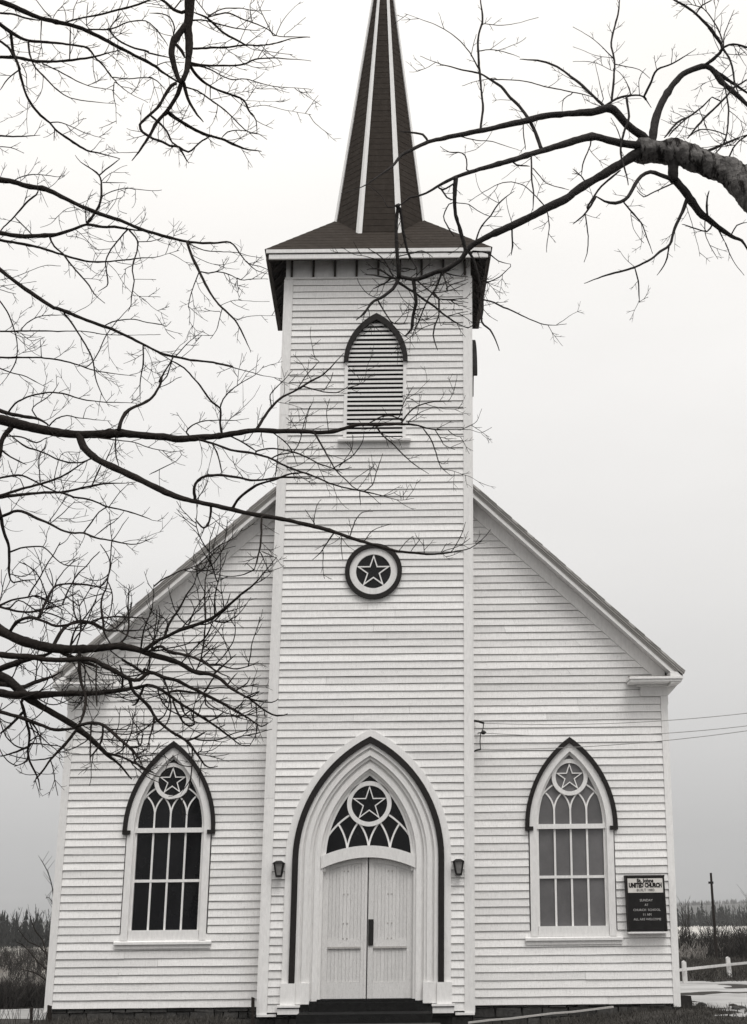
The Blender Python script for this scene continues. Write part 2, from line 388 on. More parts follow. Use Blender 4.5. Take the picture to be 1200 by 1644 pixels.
# main roof, rake mouldings and cornice returns
UL, UR = -5.53, 5.41
RY = -0.40
def rake_band(s, t0, t1, y0, y1, u_out, u_in=1.70):
    if s < 0: return [(-u_in, rake_z(-u_in, t0)), (u_out, rake_z(u_out, t0)), (u_out, rake_z(u_out, t1)), (-u_in, rake_z(-u_in, t1))]
    return [(u_in, rake_z(u_in, t0)), (u_out, rake_z(u_out, t0)), (u_out, rake_z(u_out, t1)), (u_in, rake_z(u_in, t1))]
for s, uo in ((-1, UL), (1, UR)):
    mb = MB()
    ridge = rake_z(s*0.001, 0)
    ui = s*1.70
    mb.prism([(ui, rake_z(ui)+0.02), (uo+s*0.03, rake_z(uo+s*.03)+0.02), (uo+s*.03, rake_z(uo+s*.03)-0.018), (ui, rake_z(ui)-0.018)], RY-0.03, TB+0.01)
    mb.prism([(0, ridge+0.02), (uo+s*0.03, rake_z(uo+s*.03)+0.02), (uo+s*.03, rake_z(uo+s*.03)-0.018), (0, ridge-0.018)], TB+0.011, BK+0.3)
    rf = part(mb, 'roof', 'rake')
    mb = MB()                                  # shingle courses, one on the next, up the slope
    N = 40
    for k in range(N):
        ua, ub = uo+s*0.04-s*abs(uo)*k/N, uo+s*0.04-s*abs(uo)*(k+1.25)/N
        za, zb = rake_z(ua)+0.036, rake_z(ub)+0.024
        mb.prism([(ua, za), (ub, zb), (ub, zb-0.010), (ua, za-0.014)], RY-0.040+random.uniform(-.012, .012) if abs(ub) > 1.68 else TB+0.02, BK+0.32)
    part(mb, 'shingle_course', 'rake', rf, kind='stuff')
    mb = MB(); mb.prism(rake_band(s, 0.020, 0.062, 0, 0, uo), RY-0.012, RY+0.06); part(mb, 'rake_moulding', 'rake')
    mb = MB(); mb.prism(rake_band(s, 0.066, 0.098, 0, 0, uo), RY+0.012, RY+0.06); part(mb, 'rake_moulding', 'rake')
    mb = MB(); mb.prism(rake_band(s, 0.101, 0.128, 0, 0, uo), RY+0.026, RY+0.06); part(mb, 'rake_moulding', 'rake')
    mb = MB(); mb.prism(rake_band(s, 0.130, 0.205, 0, 0, uo-s*0.06), RY+0.034, RY+0.07); part(mb, 'rake_fascia', 'trim')
    mb = MB(); mb.prism(rake_band(s, 0.150, 0.172, 0, 0, uo-s*0.07), RY+0.072, -0.002); part(mb, 'rake_soffit', 'trim')
    mb = MB(); mb.prism(rake_band(s, 0.176, 0.450, 0, 0, uo-s*0.24), -0.046, -0.0035); part(mb, 'rake_frieze', 'trim')
    # cornice return
    e_ = MR if s > 0 else ML
    zt = 5.70
    a, b = sorted((s*4.50 if s > 0 else -4.61, uo+s*0.0))
    mb = MB(); mb.box(a, b-0.03 if s > 0 else b, RY-0.01, -0.003, zt-0.062, zt-0.02); mb.box(a-0.02 if s > 0 else a-.0, b if s > 0 else b+0.02, RY-0.035, -0.003, zt-0.018, zt+0.018)
    part(mb, 'cornice_return', 'trim')
    mb = MB(); c, d = sorted((s*4.52 if s > 0 else -4.63, uo-s*0.06))
    mb.hexa([(c, RY+0.0, zt+0.02), (d, RY+0.0, zt+0.02), (d, RY+0.02, zt+0.03), (c, RY+0.02, zt+0.03), (c, -0.05, zt+0.02), (d, -0.05, zt+0.02), (d, -0.05, zt+0.10), (c, -0.05, zt+0.10)])
    part(mb, 'return_roof', 'rake')
    mb = MB(); a, b = sorted((e_, s*4.727 if s > 0 else -4.86)); mb.box(a, b, -0.055, -0.003, 5.44, zt-0.064)
    part(mb, 'corner_capital', 'trim')
    mb = MB(); a, b = sorted((e_, s*4.66 if s > 0 else -4.78)); mb.box(a, b, -0.10, -0.057, 5.60, zt-0.064)
    part(mb, 'return_bed_moulding', 'trim')
    # side eave
    mb = MB()
    a, b = e_, uo
    mb.prism([(a, 5.48), (a+s*0.03, 5.46), (b-s*0.03, zt-0.08), (b-s*0.03, zt-0.02), (b, zt-0.02), (b, zt+0.11), (a, zt+0.11)], 0.0, BK+0.2)
    mb.prism([(a+s*.001, 5.60), (b-s*0.03, zt-0.076), (b-s*.001, zt-0.021), (b-s*.001, zt+0.108), (a+s*.001, zt+0.108)], RY+0.012, -0.001)
    part(mb, 'side_cornice', 'trim')
    mb = MB(); a, b = sorted((e_-s*0.02, e_+s*0.02)); mb.box(a, b, 0.0, BK, 5.30, 5.47); part(mb, 'side_frieze', 'trim')

# foundation with separate stones
fd = MB(); fd.box(ML+.06, MR-.06, 0.07, BK-.1, -0.6, 0.30); fd.box(-TW+.06, TW-.06, TY+0.09, TB-.1, -0.6, 0.25)
fnd = part(fd, 'foundation', M['stone'])
def stones(u0, u1, y, z0, z1, hh=0.13):
    z = z0
    while z < z1-0.02:
        zt = min(z1, z+hh*random.uniform(.8, 1.2))
        u = u0
        while u < u1-0.03:
            w = min(random.uniform(.14, .46), u1-u); 
            if u1-(u+w) < 0.12: w = u1-u
            d = random.uniform(-.02, .015); j = lambda: random.uniform(-.010, .010)
            m2 = MB()
            m2.hexa([(u+.008+j(), y+d, z+.006+j()), (u+w-.008+j(), y+d+j(), z+.006+j()), (u+w-.014+j(), y+d+.004, zt-.008), (u+.014+j(), y+d+j(), zt-.008),
                     (u+.004, y+.09, z+.002), (u+w-.004, y+.09, z+.002), (u+w-.004, y+.09, zt-.002), (u+.004, y+.09, zt-.002)])
            part(m2, 'stone', 'stone', fnd); u += w
        z = zt
stones(ML+.02, -TW-.01, 0.0, 0.05, 0.343)
stones(TW+.01, MR-.02, 0.0, 0.0, 0.333)
stones(-TW+.01, TW-.01, TY+0.02, -0.05, 0.245)
mb = MB(); mb.box(-TW-.02, -1.45, TY-0.06, TY+0.02, 0.225, 0.262); part(mb, 'water_table', 'trim')
mb = MB(); mb.box(1.45, TW+.02, TY-0.06, TY+0.02, 0.225, 0.262); part(mb, 'water_table', 'trim')

# ------------------------------------------------------------------ side windows
def star_pts(c, z, r, k=0.382, rot=0.0):
    return [(c+(r if i % 2 == 0 else r*k)*math.sin(PI*i/5+rot), z+(r if i % 2 == 0 else r*k)*math.cos(PI*i/5+rot)) for i in range(10)]
def circle(c, z, r, n=40): return [(c+r*math.sin(2*PI*i/n), z+r*math.cos(2*PI*i/n)) for i in range(n)]
def stroke(mb, pts, w, y0, y1):
    """A flat bar of width w that follows (u, z) points."""
    L, Rr = [], []
    for i, p in enumerate(pts):
        a = pts[max(i-1, 0)]; b = pts[min(i+1, len(pts)-1)]
        dx, dz = b[0]-a[0], b[1]-a[1]; l = math.hypot(dx, dz) or 1
        L.append((p[0]-dz/l*w/2, p[1]+dx/l*w/2)); Rr.append((p[0]+dz/l*w/2, p[1]-dx/l*w/2))
    mb.ring(L, Rr, y0, y1)
def arcpts(p0, p1, bulge, n=8):
    """Points from p0 to p1 on a curve bowed sideways by bulge."""
    dx, dz = p1[0]-p0[0], p1[1]-p0[1]; l = math.hypot(dx, dz)
    r = []
    for i in range(n+1):
        t = i/n; b = bulge*4*t*(1-t)
        r.append((p0[0]+dx*t-dz/l*b, p0[1]+dz*t+dx/l*b))
    return r

def side_window(c, label, glass):
    w = MB()                                     # the casing is the body of the window
    o = gothic(0.715, 3.22, 1.42, 1.42); i = gothic(0.60, 3.22, 1.27, 1.42)
    w.ring(shift(o, c), shift(i, c), -0.048, 0.0)
    win = part(w, 'window', 'trim'); win['label'] = label
    sub = lambda mb, n, m='trim': part(mb, n, m, win)
    o = gothic(0.79, 3.22, 1.515, 3.22); i = gothic(0.722, 3.22, 1.415, 3.22)
    mb = MB(); mb.ring(shift(o, c), shift(i, c), -0.092, -0.002)
    for s in (-1, 1):
        a, b = sorted((c+s*0.79, c+s*0.655)); mb.box(a, b, -0.093, -0.002, 3.155, 3.2195)
    sub(mb, 'hood_moulding', 'dark')
    # reveal: stepped in towards the glass
    mb = MB(); mb.ring(shift(gothic(0.63, 3.22, 1.31, 1.42), c), shift(gothic(0.585, 3.22, 1.255, 1.42), c), -0.001, 0.07); sub(mb, 'reveal')
    mb = MB(); mb.ring(shift(gothic(0.60, 3.22, 1.27, 1.42), c), shift(gothic(0.553, 3.24, 1.20, 1.42), c), 0.028, 0.10); sub(mb, 'sash_frame')
    mb = MB(); mb.box(c-0.59, c+0.59, -0.03, 0.10, 1.42, 1.585); sub(mb, 'bottom_rail')
    mb = MB(); mb.hexa([(c-0.815, -0.085, 1.355), (c+0.815, -0.085, 1.355), (c+0.815, -0.085, 1.395), (c-0.815, -0.085, 1.395),
                        (c-0.815, -0.002, 1.355), (c+0.815, -0.002, 1.355), (c+0.815, -0.002, 1.425), (c-0.815, -0.002, 1.425)]); sub(mb, 'sill')
    mb = MB(); mb.box(c-0.80, c+0.80, -0.05, -0.003, 1.29, 1.354); sub(mb, 'apron')
    mb = MB(); mb.box(c-0.60, c+0.60, 0.000, 0.09, 3.182, 3.262); sub(mb, 'transom_bar')
    mb = MB(); mb.box(c-0.56, c+0.56, 0.035, 0.09, 2.362, 2.408); sub(mb, 'meeting_rail')
    for k in (-1, 0, 1):
        x = c+k*0.277
        mb = MB(); mb.box(x-0.016, x+0.016, 0.042, 0.088, 1.585, 2.362); sub(mb, 'muntin')
        mb = MB(); mb.box(x-0.016, x+0.016, 0.042, 0.088, 2.408, 3.182); sub(mb, 'muntin')
        mb = MB()
        if k: mb.box(x-0.014, x+0.014, 0.046, 0.088, 3.262, 3.50)
        else: mb.box(x-0.014, x+0.014, 0.046, 0.088, 3.262, 3.52)
        sub(mb, 'muntin')
    h = 0.1385
    mb = MB()
    for k in range(4):                           # four little pointed lights
        xl, xr, xm = c-0.554+k*0.277, c-0.277+k*0.277, c-0.4155+k*0.277
        if k > 0: stroke(mb, arcpts((xl, 3.49), (xm, 3.79), 0.034), 0.026, 0.05, 0.087)
        if k < 3: stroke(mb, arcpts((xr, 3.49), (xm, 3.79), -0.034), 0.026, 0.052, 0.087)
    stroke(mb, arcpts((c-0.548, 3.615), (c-0.285, 3.93), 0.035), 0.026, 0.049, 0.087)
    stroke(mb, arcpts((c+0.548, 3.615), (c+0.285, 3.93), -0.035), 0.026, 0.049, 0.087)
    sub(mb, 'tracery')
    zc = 4.055
    mb = MB(); mb.ring(circle(c, zc, 0.312), circle(c, zc, 0.243), 0.018, 0.09, closed=True); sub(mb, 'rose_ring')
    mb = MB(); mb.ring(star_pts(c, zc, 0.248), star_pts(c, zc, 0.196), 0.036, 0.086, closed=True); sub(mb, 'star')
    # panes
    for r, (za, zb) in enumerate(((1.585, 2.362), (2.408, 3.182))):
        for k in range(4):
            xl = c-0.553+k*0.277
            t = [random.uniform(-.0025, .0025) for _ in range(4)]
            mb = MB(); a, b = xl+0.008, xl+0.269
            mb.hexa([(a, 0.070+t[0], za-0.006), (b, 0.070+t[1], za-0.006), (b, 0.070+t[2], zb+.006), (a, 0.070+t[3], zb+.006),
                     (a, 0.078, za-0.006), (b, 0.078, za-0.006), (b, 0.078, zb+.006), (a, 0.078, zb+.006)]); sub(mb, 'pane', glass)
    for k in range(4):
        xl, xr, xm = c-0.554+k*0.277+.006, c-0.277+k*0.277-.006, c-0.4155+k*0.277
        poly = [(xl, 3.255), (xr, 3.255), (xr, 3.49)] + arcpts((xr, 3.49), (xm, 3.785), -0.034)[1:] + arcpts((xm, 3.785), (xl, 3.49), -0.034)[1:]
        mb = MB(); mb.prism(poly, 0.068, 0.075); sub(mb, 'pane', glass)
    mb = MB(); mb.prism(circle(c, zc, 0.26, 32), 0.066, 0.072); sub(mb, 'pane', glass)
    mb = MB(); mb.prism(shift(gothic(0.58, 3.24, 1.235, 3.24), c)+[], 0.0785, 0.085); sub(mb, 'pane', glass)
    mb = MB(); mb.prism(shift(gothic(0.62, 3.22, 1.30, 1.40), c), 0.105, 0.12); sub(mb, 'backing', 'sheath')
    return win
side_window(W_L, 'left window with dark glass', 'glass')
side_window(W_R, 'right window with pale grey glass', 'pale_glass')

# ------------------------------------------------------------------ tower louvre
LC = -0.02
lv = MB(); lv.ring(shift(gothic(0.572, 11.63, 0.93, 10.15), LC), shift(gothic(0.512, 11.63, 0.86, 10.15), LC), TY-0.045, TY+0.12)
louv = part(lv, 'louvred_opening', 'trim')
mb = MB(); mb.ring(shift(gothic(0.592, 11.63, 0.965, 11.63), LC), shift(gothic(0.507, 11.63, 0.835, 11.63), LC), TY-0.095, TY-0.002)
part(mb, 'hood_moulding', 'dark', louv)
mb = MB(); mb.hexa([(LC-0.66, TY-0.13, 10.06), (LC+0.66, TY-0.13, 10.06), (LC+0.66, TY-0.13, 10.10), (LC-0.66, TY-0.13, 10.10),
                    (LC-0.66, TY-0.002, 10.06), (LC+0.66, TY-0.002, 10.06), (LC+0.66, TY-0.002, 10.16), (LC-0.66, TY-0.002, 10.16)]); part(mb, 'sill', 'trim', louv)
mb = MB(); mb.prism(shift(gothic(0.56, 11.63, 0.915, 10.12), LC), TY+0.13, TY+0.15); part(mb, 'backing', 'dark', louv)
hf = arch_half(0.515, 11.63, 0.86, 10.15)
NS = 26
stp = (12.44-10.17)/NS
for k in range(NS):
    zc = 10.17+stp*k
    b = hf(zc+stp*0.5)
    if not b or b < 0.05: continue
    a = b
    d = random.uniform(-.004, .004); e_ = random.uniform(-.004, .004)
    mb = MB(); mb.hexa([(LC-a, TY-0.030, zc+.004+d), (LC+a, TY-0.030, zc+.004+e_), (LC+b, TY-0.030, zc+.050+e_), (LC-b, TY-0.030, zc+.050+d),
                        (LC-a, TY+0.075, zc+.062+d), (LC+a, TY+0.075, zc+.062+e_), (LC+b, TY+0.075, zc+.086+e_), (LC-b, TY+0.075, zc+.086+d)])
    part(mb, 'louvre_slat', 'trim', louv)
for s in (-1, 1):                                # the same louvre on the tower's two sides, seen edge-on
    mb = MB()
    u0 = s*(TW+0.0)
    prof = shift(gothic(0.592, 11.63, 0.965, 11.63), 0.75); inn = shift(gothic(0.507, 11.63, 0.835, 11.63), 0.75)
    i0 = len(mb.v)
    n = len(prof)
    for o, q in zip(prof, inn):
        pr = 0.165 if s > 0 else 0.06
        mb.v += [(u0+s*pr, o[0], o[1]), (u0+s*pr, q[0], q[1]), (u0-s*0.01, q[0], q[1]), (u0-s*0.01, o[0], o[1])]
    for j in range(n-1):
        a, b = i0+4*j, i0+4*j+4
        for q in range(4): mb.f.append((a+q, a+(q+1) % 4, b+(q+1) % 4, b+q))
    mb.f.append((i0, i0+1, i0+2, i0+3)); mb.f.append((i0+4*n-4, i0+4*n-1, i0+4*n-2, i0+4*n-3))
    sl = part(mb, 'side_louvre', 'dark')
    mb = MB()
    for k in range(NS):
        zc = 10.17+stp*k; b = hf(zc+stp*.5)
        if b and b > .05: a_, b_ = sorted((u0-s*0.01, u0+s*0.03)); mb.box(a_, b_, 0.75-b, 0.75+b, zc+.004, zc+.045)
    part(mb, 'slats', 'trim', sl, kind='stuff')

# ------------------------------------------------------------------ round star window
OC, OZ = 0.005, 7.632
mb = MB(); mb.ring(circle(OC, OZ, 0.505, 56), circle(OC, OZ, 0.424, 56), TY-0.085, TY+0.01, closed=True)
ocu = part(mb, 'round_window', 'dark')
mb = MB(); mb.ring(circle(OC, OZ, 0.4235, 56), circle(OC, OZ, 0.308, 56), TY-0.050, TY+0.05, closed=True); part(mb, 'ring', 'trim', ocu)
mb = MB(); mb.ring(star_pts(OC, OZ, 0.315), star_pts(OC, OZ, 0.252), TY-0.038, TY+0.03, closed=True); part(mb, 'star', 'trim', ocu)
mb = MB(); mb.prism(circle(OC, OZ, 0.33, 48), TY-0.004, TY+0.03); part(mb, 'pane', 'glass', ocu)

# ------------------------------------------------------------------ doorway
CX = 0.98; RA = 2.245; SPR = 2.70
def order(w, zbot): return gothic(0, SPR, 0, zbot, 16, R=w+CX, cx=CX)
dm = MB(); dm.ring(order(1.382, 0.735), order(1.267, 0.735), TY-0.050, TY+0.0)
dw = part(dm, 'doorway', 'trim')
dsub = lambda mb, n, m='trim': part(mb, n, m, dw)
mb = MB(); mb.ring(order(1.2655, 0.735), order(1.168, 0.735), TY-0.095, TY+0.0); dsub(mb, 'hood_moulding', 'dark')
for (a, b, y0, y1, n) in ((1.167, 1.105, -0.055, 0.05, 'outer_moulding'), (1.106, 1.062, -0.002, 0.06, 'cove'), (1.063, 0.985, -0.030, 0.09, 'bead'),
                          (0.986, 0.935, 0.012, 0.10, 'fillet'), (0.936, 0.892, 0.062, 0.12, 'cove'), (0.893, 0.805, 0.040, 0.16, 'inner_bead'), (0.806, 0.765, 0.095, 0.20, 'inner_fillet')):
    mb = MB(); mb.ring(order(a, 0.735 if a > 0.94 else 0.45), order(b, 0.735 if a > 0.94 else 0.45), TY+y0, TY+y1); dsub(mb, n)
mb = MB(); mb.ring(order(0.766, 2.5), order(0.715, 2.5), TY+0.125, TY+0.26); dsub(mb, 'transom_frame')
for s in (-1, 1):
    a, b = sorted((s*0.766, s*0.752)); mb = MB(); mb.box(a, b, TY+0.126, TY+0.26, 0.45, 2.5); dsub(mb, 'jamb')
for s in (-1, 1):
    a, b = sorted((s*1.150, s*1.392)); mb = MB(); mb.box(a, b, TY-0.105, TY+0.0, 0.40, 0.734); dsub(mb, 'plinth_block')
    a, b = sorted((s*0.925, s*1.1485)); mb = MB(); mb.box(a, b, TY-0.06, TY+0.11, 0.41, 0.734); dsub(mb, 'plinth_block')
    a, b = sorted((s*1.065, s*1.44)); mb = MB(); mb.box(a, b, TY-0.17, TY+0.0, 0.368, 0.399); mb.box(a+.015, b-.015, TY-0.145, TY+0.0, 0.262, 0.348); dsub(mb, 'plinth_base')
    a, b = sorted((s*1.067, s*1.43)); mb = MB(); mb.box(a, b, TY-0.12, TY-.0, 0.348, 0.368); dsub(mb, 'plinth_gap', 'dark')
arch_lo = lambda u: 2.722-0.285*u*u
arch_hi = lambda u: 2.915-0.265*u*u
us = [-0.795+1.59*k/20 for k in range(21)]
mb = MB(); mb.ring([(u, arch_hi(u)) for u in us], [(u, arch_lo(u)) for u in us], TY+0.075, TY+0.24); dsub(mb, 'door_head')
# transom lights
ZC = 3.61
mb = MB(); mb.ring(circle(0, ZC, 0.378, 44), circle(0, ZC, 0.303, 44), TY+0.125, TY+0.20, closed=True); dsub(mb, 'rose_ring')
mb = MB(); mb.ring(star_pts(0, ZC, 0.308), star_pts(0, ZC, 0.252), TY+0.140, TY+0.20, closed=True); dsub(mb, 'star')
mb = MB()
for k, x in enumerate((-0.36, 0, 0.36)):
    z0 = arch_hi(x)-0.01
    for s in (-1, 1):
        stroke(mb, arcpts((x, z0), (x+s*0.168, 3.29), s*0.028), 0.030, TY+0.150+.002*(s+1), TY+0.2)
for s in (-1, 1):
    stroke(mb, arcpts((s*0.70, 3.06), (s*0.335, 3.42), -s*0.028), 0.030, TY+0.149, TY+0.2)
dsub(mb, 'tracery')
mb = MB(); mb.prism(order(0.74, 2.70), TY+0.19, TY+0.20); dsub(mb, 'pane', 'glass')
mb = MB(); mb.prism(circle(0, ZC, 0.32, 32), TY+0.180, TY+0.186); dsub(mb, 'pane', 'glass')
for x in (-0.54, -0.18, 0.18, 0.54):
    zb = min(arch_hi(x-0.15), arch_hi(x+0.15))-0.03
    xl, xr = max(x-0.165, -0.69), min(x+0.165, 0.69)
    poly = [(xl, zb), (xr, zb), (xr, 2.95)]+arcpts((xr, 2.95), (x, 3.27), -.028)[1:]+arcpts((x, 3.27), (xl, 2.95), -.028)[1:]
    mb = MB(); mb.prism(poly, TY+0.182, TY+0.188); dsub(mb, 'pane', 'glass')
# two leaves of narrow boards
for s in (-1, 1):
    n = 11
    inner, outer_ = (-0.006 if s < 0 else 0.010), 0.752*s
    mb = MB(); uu = [inner+(outer_-inner)*k/8 for k in range(9)]
    mb.prism([(inner, 0.475), (outer_, 0.475)]+[(u, arch_lo(u)+.03) for u in uu[::-1]], TY+0.205, TY+0.235)
    leaf = part(mb, 'door', 'door')
    leaf['label'] = 'left door leaf' if s < 0 else 'right door leaf with black push plate'
    lsub = lambda mb, nm, m='door': part(mb, nm, m, leaf)
    # stiles and rails
    mb = MB(); a, b = sorted((-0.012 if s < 0 else 0.016, s*0.105)); mb.prism([(a, .48), (b, .48), (b, arch_lo(b)+.02), (a, arch_lo(a)+.02)], TY+0.180, TY+0.205); lsub(mb, 'stile')
    if s < 0:
        mb = MB(); mb.prism([(-0.048, .48), (-0.010, .48), (-0.010, arch_lo(0)+.02), (-0.048, arch_lo(0)+.02)], TY+0.168, TY+0.18); lsub(mb, 'astragal')
    mb = MB(); a, b = sorted((s*0.655, s*0.750)); mb.prism([(a, .48), (b, .48), (b, arch_lo(b)+.02), (a, arch_lo(a)+.02)], TY+0.182, TY+0.205); lsub(mb, 'stile')
    mb = MB(); a, b = sorted((s*0.106, s*0.654)); mb.box(a, b, TY+0.182, TY+0.205, 0.48, 0.735); lsub(mb, 'bottom_rail')
    mb = MB(); mb.box(a, b, TY+0.178, TY+0.205, 1.292, 1.40); lsub(mb, 'lock_rail')
    mb = MB(); mb.box(a, b, TY+0.165, TY+0.204, 1.262, 1.29); lsub(mb, 'drip_moulding', 'rake')
    nb = 9
    for k in range(nb):
        p = a+(b-a)*k/nb; q = a+(b-a)*(k+1)/nb
        d = random.uniform(-.0015, .0015)
        mb = MB(); mb.box(p+.003, q-.003, TY+0.194+d, TY+0.2048, 0.737, 1.260); lsub(mb, 'beaded_board')
        mb = MB(); mb.prism([(p+.003, 1.402), (q-.003, 1.402), (q-.003, arch_lo(q)-0.085), (p+.003, arch_lo(p)-0.085)], TY+0.194+d, TY+0.2048); lsub(mb, 'beaded_board')
    mb = MB(); vs = [a+(b-a)*k/6 for k in range(7)]
    mb.ring([(u, arch_lo(u)+.02) for u in vs], [(u, arch_lo(u)-0.082) for u in vs], TY+0.183, TY+0.2046); lsub(mb, 'top_rail')
    # little nailed cleats left from old hinges
    for zz in (2.50, 2.13, 1.66, 1.42):
        mb = MB(); uc = s*0.37
        for q in (-0.03, 0.035): mb.box(uc+q-.012, uc+q+.012, TY+0.188, TY+0.194, zz-.012, zz+.012)
        lsub(mb, 'nail_head', 'rake')
    if s > 0:
        mb = MB(); mb.box(0.018, 0.104, TY+0.160, TY+0.181, 1.31, 1.725); lsub(mb, 'push_plate', 'metal')
mb = MB(); mb.box(-0.80, 0.80, TY+0.02, TY+0.30, 0.40, 0.474); dsub(mb, 'threshold', 'step')
mb = MB(); mb.box(-0.92, 0.92, TY-0.06, TY+0.10, 0.20, 0.43); dsub(mb, 'threshold', 'step')
mb = MB(); mb.hexa([(-1.10, -1.12, -.12), (1.06, -1.12, -.12), (1.05, -1.10, 0.285), (-1.09, -1.10, 0.285),
                    (-1.06, TY-0.18, -.12), (1.06, TY-0.18, -.12), (1.05, TY-0.18, 0.30), (-1.05, TY-0.18, 0.30)])
stp_o = mb.build('door_step', 'step', lean=True)
tag(stp_o, 'black wooden step in front of the double doors', 'step')
mb = MB(); mb.hexa([(-1.25, -1.55, -.2), (1.18, -1.55, -.2), (1.18, -1.55, 0.135), (-1.25, -1.55, 0.135), (-1.25, -1.125, -.2), (1.18, -1.125, -.2), (1.18, -1.125, 0.15), (-1.25, -1.125, 0.15)])
tag(mb.build('stone_step', 'stone', lean=True), 'low rough stone slab in front of the black step', 'stone step')

# ------------------------------------------------------------------ tower eaves, skirt roof, spire
EW, EF, EB = 2.10, -0.85, 2.35
mb = MB()
for s in (-1, 1):
    mb.box(min(s*TW, s*(TW-.1)), max(s*TW, s*(TW-.1)), TY-0.02, TY+0.05, TZ1, 13.95)
fr = part(mb, 'frieze_post', 'trim')
mb = MB(); mb.box(-TW-.015, TW+.015, TY-0.055, TY-0.001, TZ1, TZ1+0.030); part(mb, 'frieze_sill', 'trim')
nr = 8; ru = [-1.635+3.27*k/nr for k in range(nr+1)]
for k in range(nr):
    mb = MB(); mb.box(ru[k]+0.004, ru[k+1]-0.004, TY-0.012, TY+0.02, TZ1+.03, 14.0); part(mb, 'frieze_panel', 'trim')
def rafter(p0, p1, w, d, axis):
    """A rafter tail sloping down and out from the wall head to the fascia."""
    mb = MB(); (a, y0, z0), (b, y1, z1) = p0, p1
    if axis == 'y': mb.hexa([(a-w, y1, z1-d), (a+w, y1, z1-d), (a+w, y1, z1), (a-w, y1, z1), (a-w, y0, z0-d), (a+w, y0, z0-d), (a+w, y0, z0), (a-w, y0, z0)])
    else: mb.hexa([(b, y1-w, z1-d), (b, y1+w, z1-d), (b, y1+w, z1), (b, y1-w, z1), (a, y0-w, z0-d), (a, y0+w, z0-d), (a, y0+w, z0), (a, y0-w, z0)])
    part(mb, 'rafter_tail', 'eave')
for u in ru: 
    rafter((u, TY-0.013, 13.99), (u, EF+0.05, 13.66), 0.022, 0.09, 'y')
    mb = MB(); mb.box(u-.021, u+.021, TY-0.055, TY-0.013, TZ1+.031, 13.93); part(mb, 'rafter_cleat', 'eave')
for s in (-1, 1):
    y = TY+0.2
    while y < EB-0.2:
        rafter((s*(TW+.003), y, 14.0), (s*(EW-.05), y, 13.66), 0.022, 0.09, 'x'); y += 0.42
mb = MB()                                        # roof boarding under the skirt
c = [(-EW+.03, EF+.03, 13.70), (EW-.03, EF+.03, 13.70), (EW-.03, EB-.03, 13.70), (-EW+.03, EB-.03, 13.70)]
t = [(-TW+.3, TY+.3, 14.39), (TW-.3, TY+.3, 14.39), (TW-.3, TB-.3, 14.39), (-TW+.3, TB-.3, 14.39)]
for k in range(4): mb.quad(c[k], c[(k+1) % 4], t[(k+1) % 4], t[k])
part(mb, 'roof_boarding', 'eave', fixn=False)
mb = MB(); mb.box(-TW+.05, TW-.05, TY+0.03, TB, 13.9, 14.0); part(mb, 'ceiling', 'eave')
mb = MB(); mb.box(-EW, EW, EF-0.05, EF+0.0, 13.672, 13.742); part(mb, 'crown_moulding', 'trim')
mb = MB(); mb.box(-EW+.03, EW-.03, EF-0.015, EF+0.01, 13.648, 13.671); part(mb, 'fascia_joint', 'eave')
mb = MB(); mb.box(-EW+.055, EW-.055, EF-0.03, EF+0.01, 13.560, 13.647); part(mb, 'fascia', 'trim')
mb = MB(); mb.box(-EW+.06, EW-.06, EF+0.012, EF+0.05, 13.555, 13.67); part(mb, 'fascia_backing', 'eave')
for s in (-1, 1):
    a, b = sorted((s*EW, s*(EW-0.04))); mb = MB(); mb.box(a, b, EF+0.005, EB, 13.56, 13.742); part(mb, 'side_fascia', 'eave')
    a, b = sorted((s*(EW-.041), s*(EW-0.075))); mb = MB(); mb.box(a, b, EF+0.06, EB-.05, 13.54, 13.64); part(mb, 'side_fascia', 'eave')
mb = MB(); mb.box(-EW, EW, EB+.001, EB+0.04, 13.56, 13.742); part(mb, 'rear_fascia', 'eave')
# skirt roof in courses
mb = MB(); NC = 11; RUN = 1.32
for k in range(NC):
    a, b = RUN*k/NC-0.03, RUN*(k+1.15)/NC
    za, zb = 13.745+a+0.046, 13.745+b+0.038
    q0 = [(-EW+a, EF+a, za), (EW-a, EF+a, za), (EW-a, EB-a, za), (-EW+a, EB-a, za)]
    q1 = [(-EW+b, EF+b, zb), (EW-b, EF+b, zb), (EW-b, EB-b, zb), (-EW+b, EB-b, zb)]
    q2 = [(p[0], p[1], p[2]-0.012) for p in q0]
    for j in range(4):
        j2 = (j+1) % 4; mb.quad(q0[j], q0[j2], q1[j2], q1[j]); mb.quad(q2[j], q2[j2], q0[j2], q0[j])
q = [(-EW+RUN, EF+RUN, 13.745+RUN+.03), (EW-RUN, EF+RUN, 13.745+RUN+.03), (EW-RUN, EB-RUN, 13.745+RUN+.03), (-EW+RUN, EB-RUN, 13.745+RUN+.03)]
mb.quad(*q)
part(mb, 'skirt_roof', 'shingle', fixn=False)
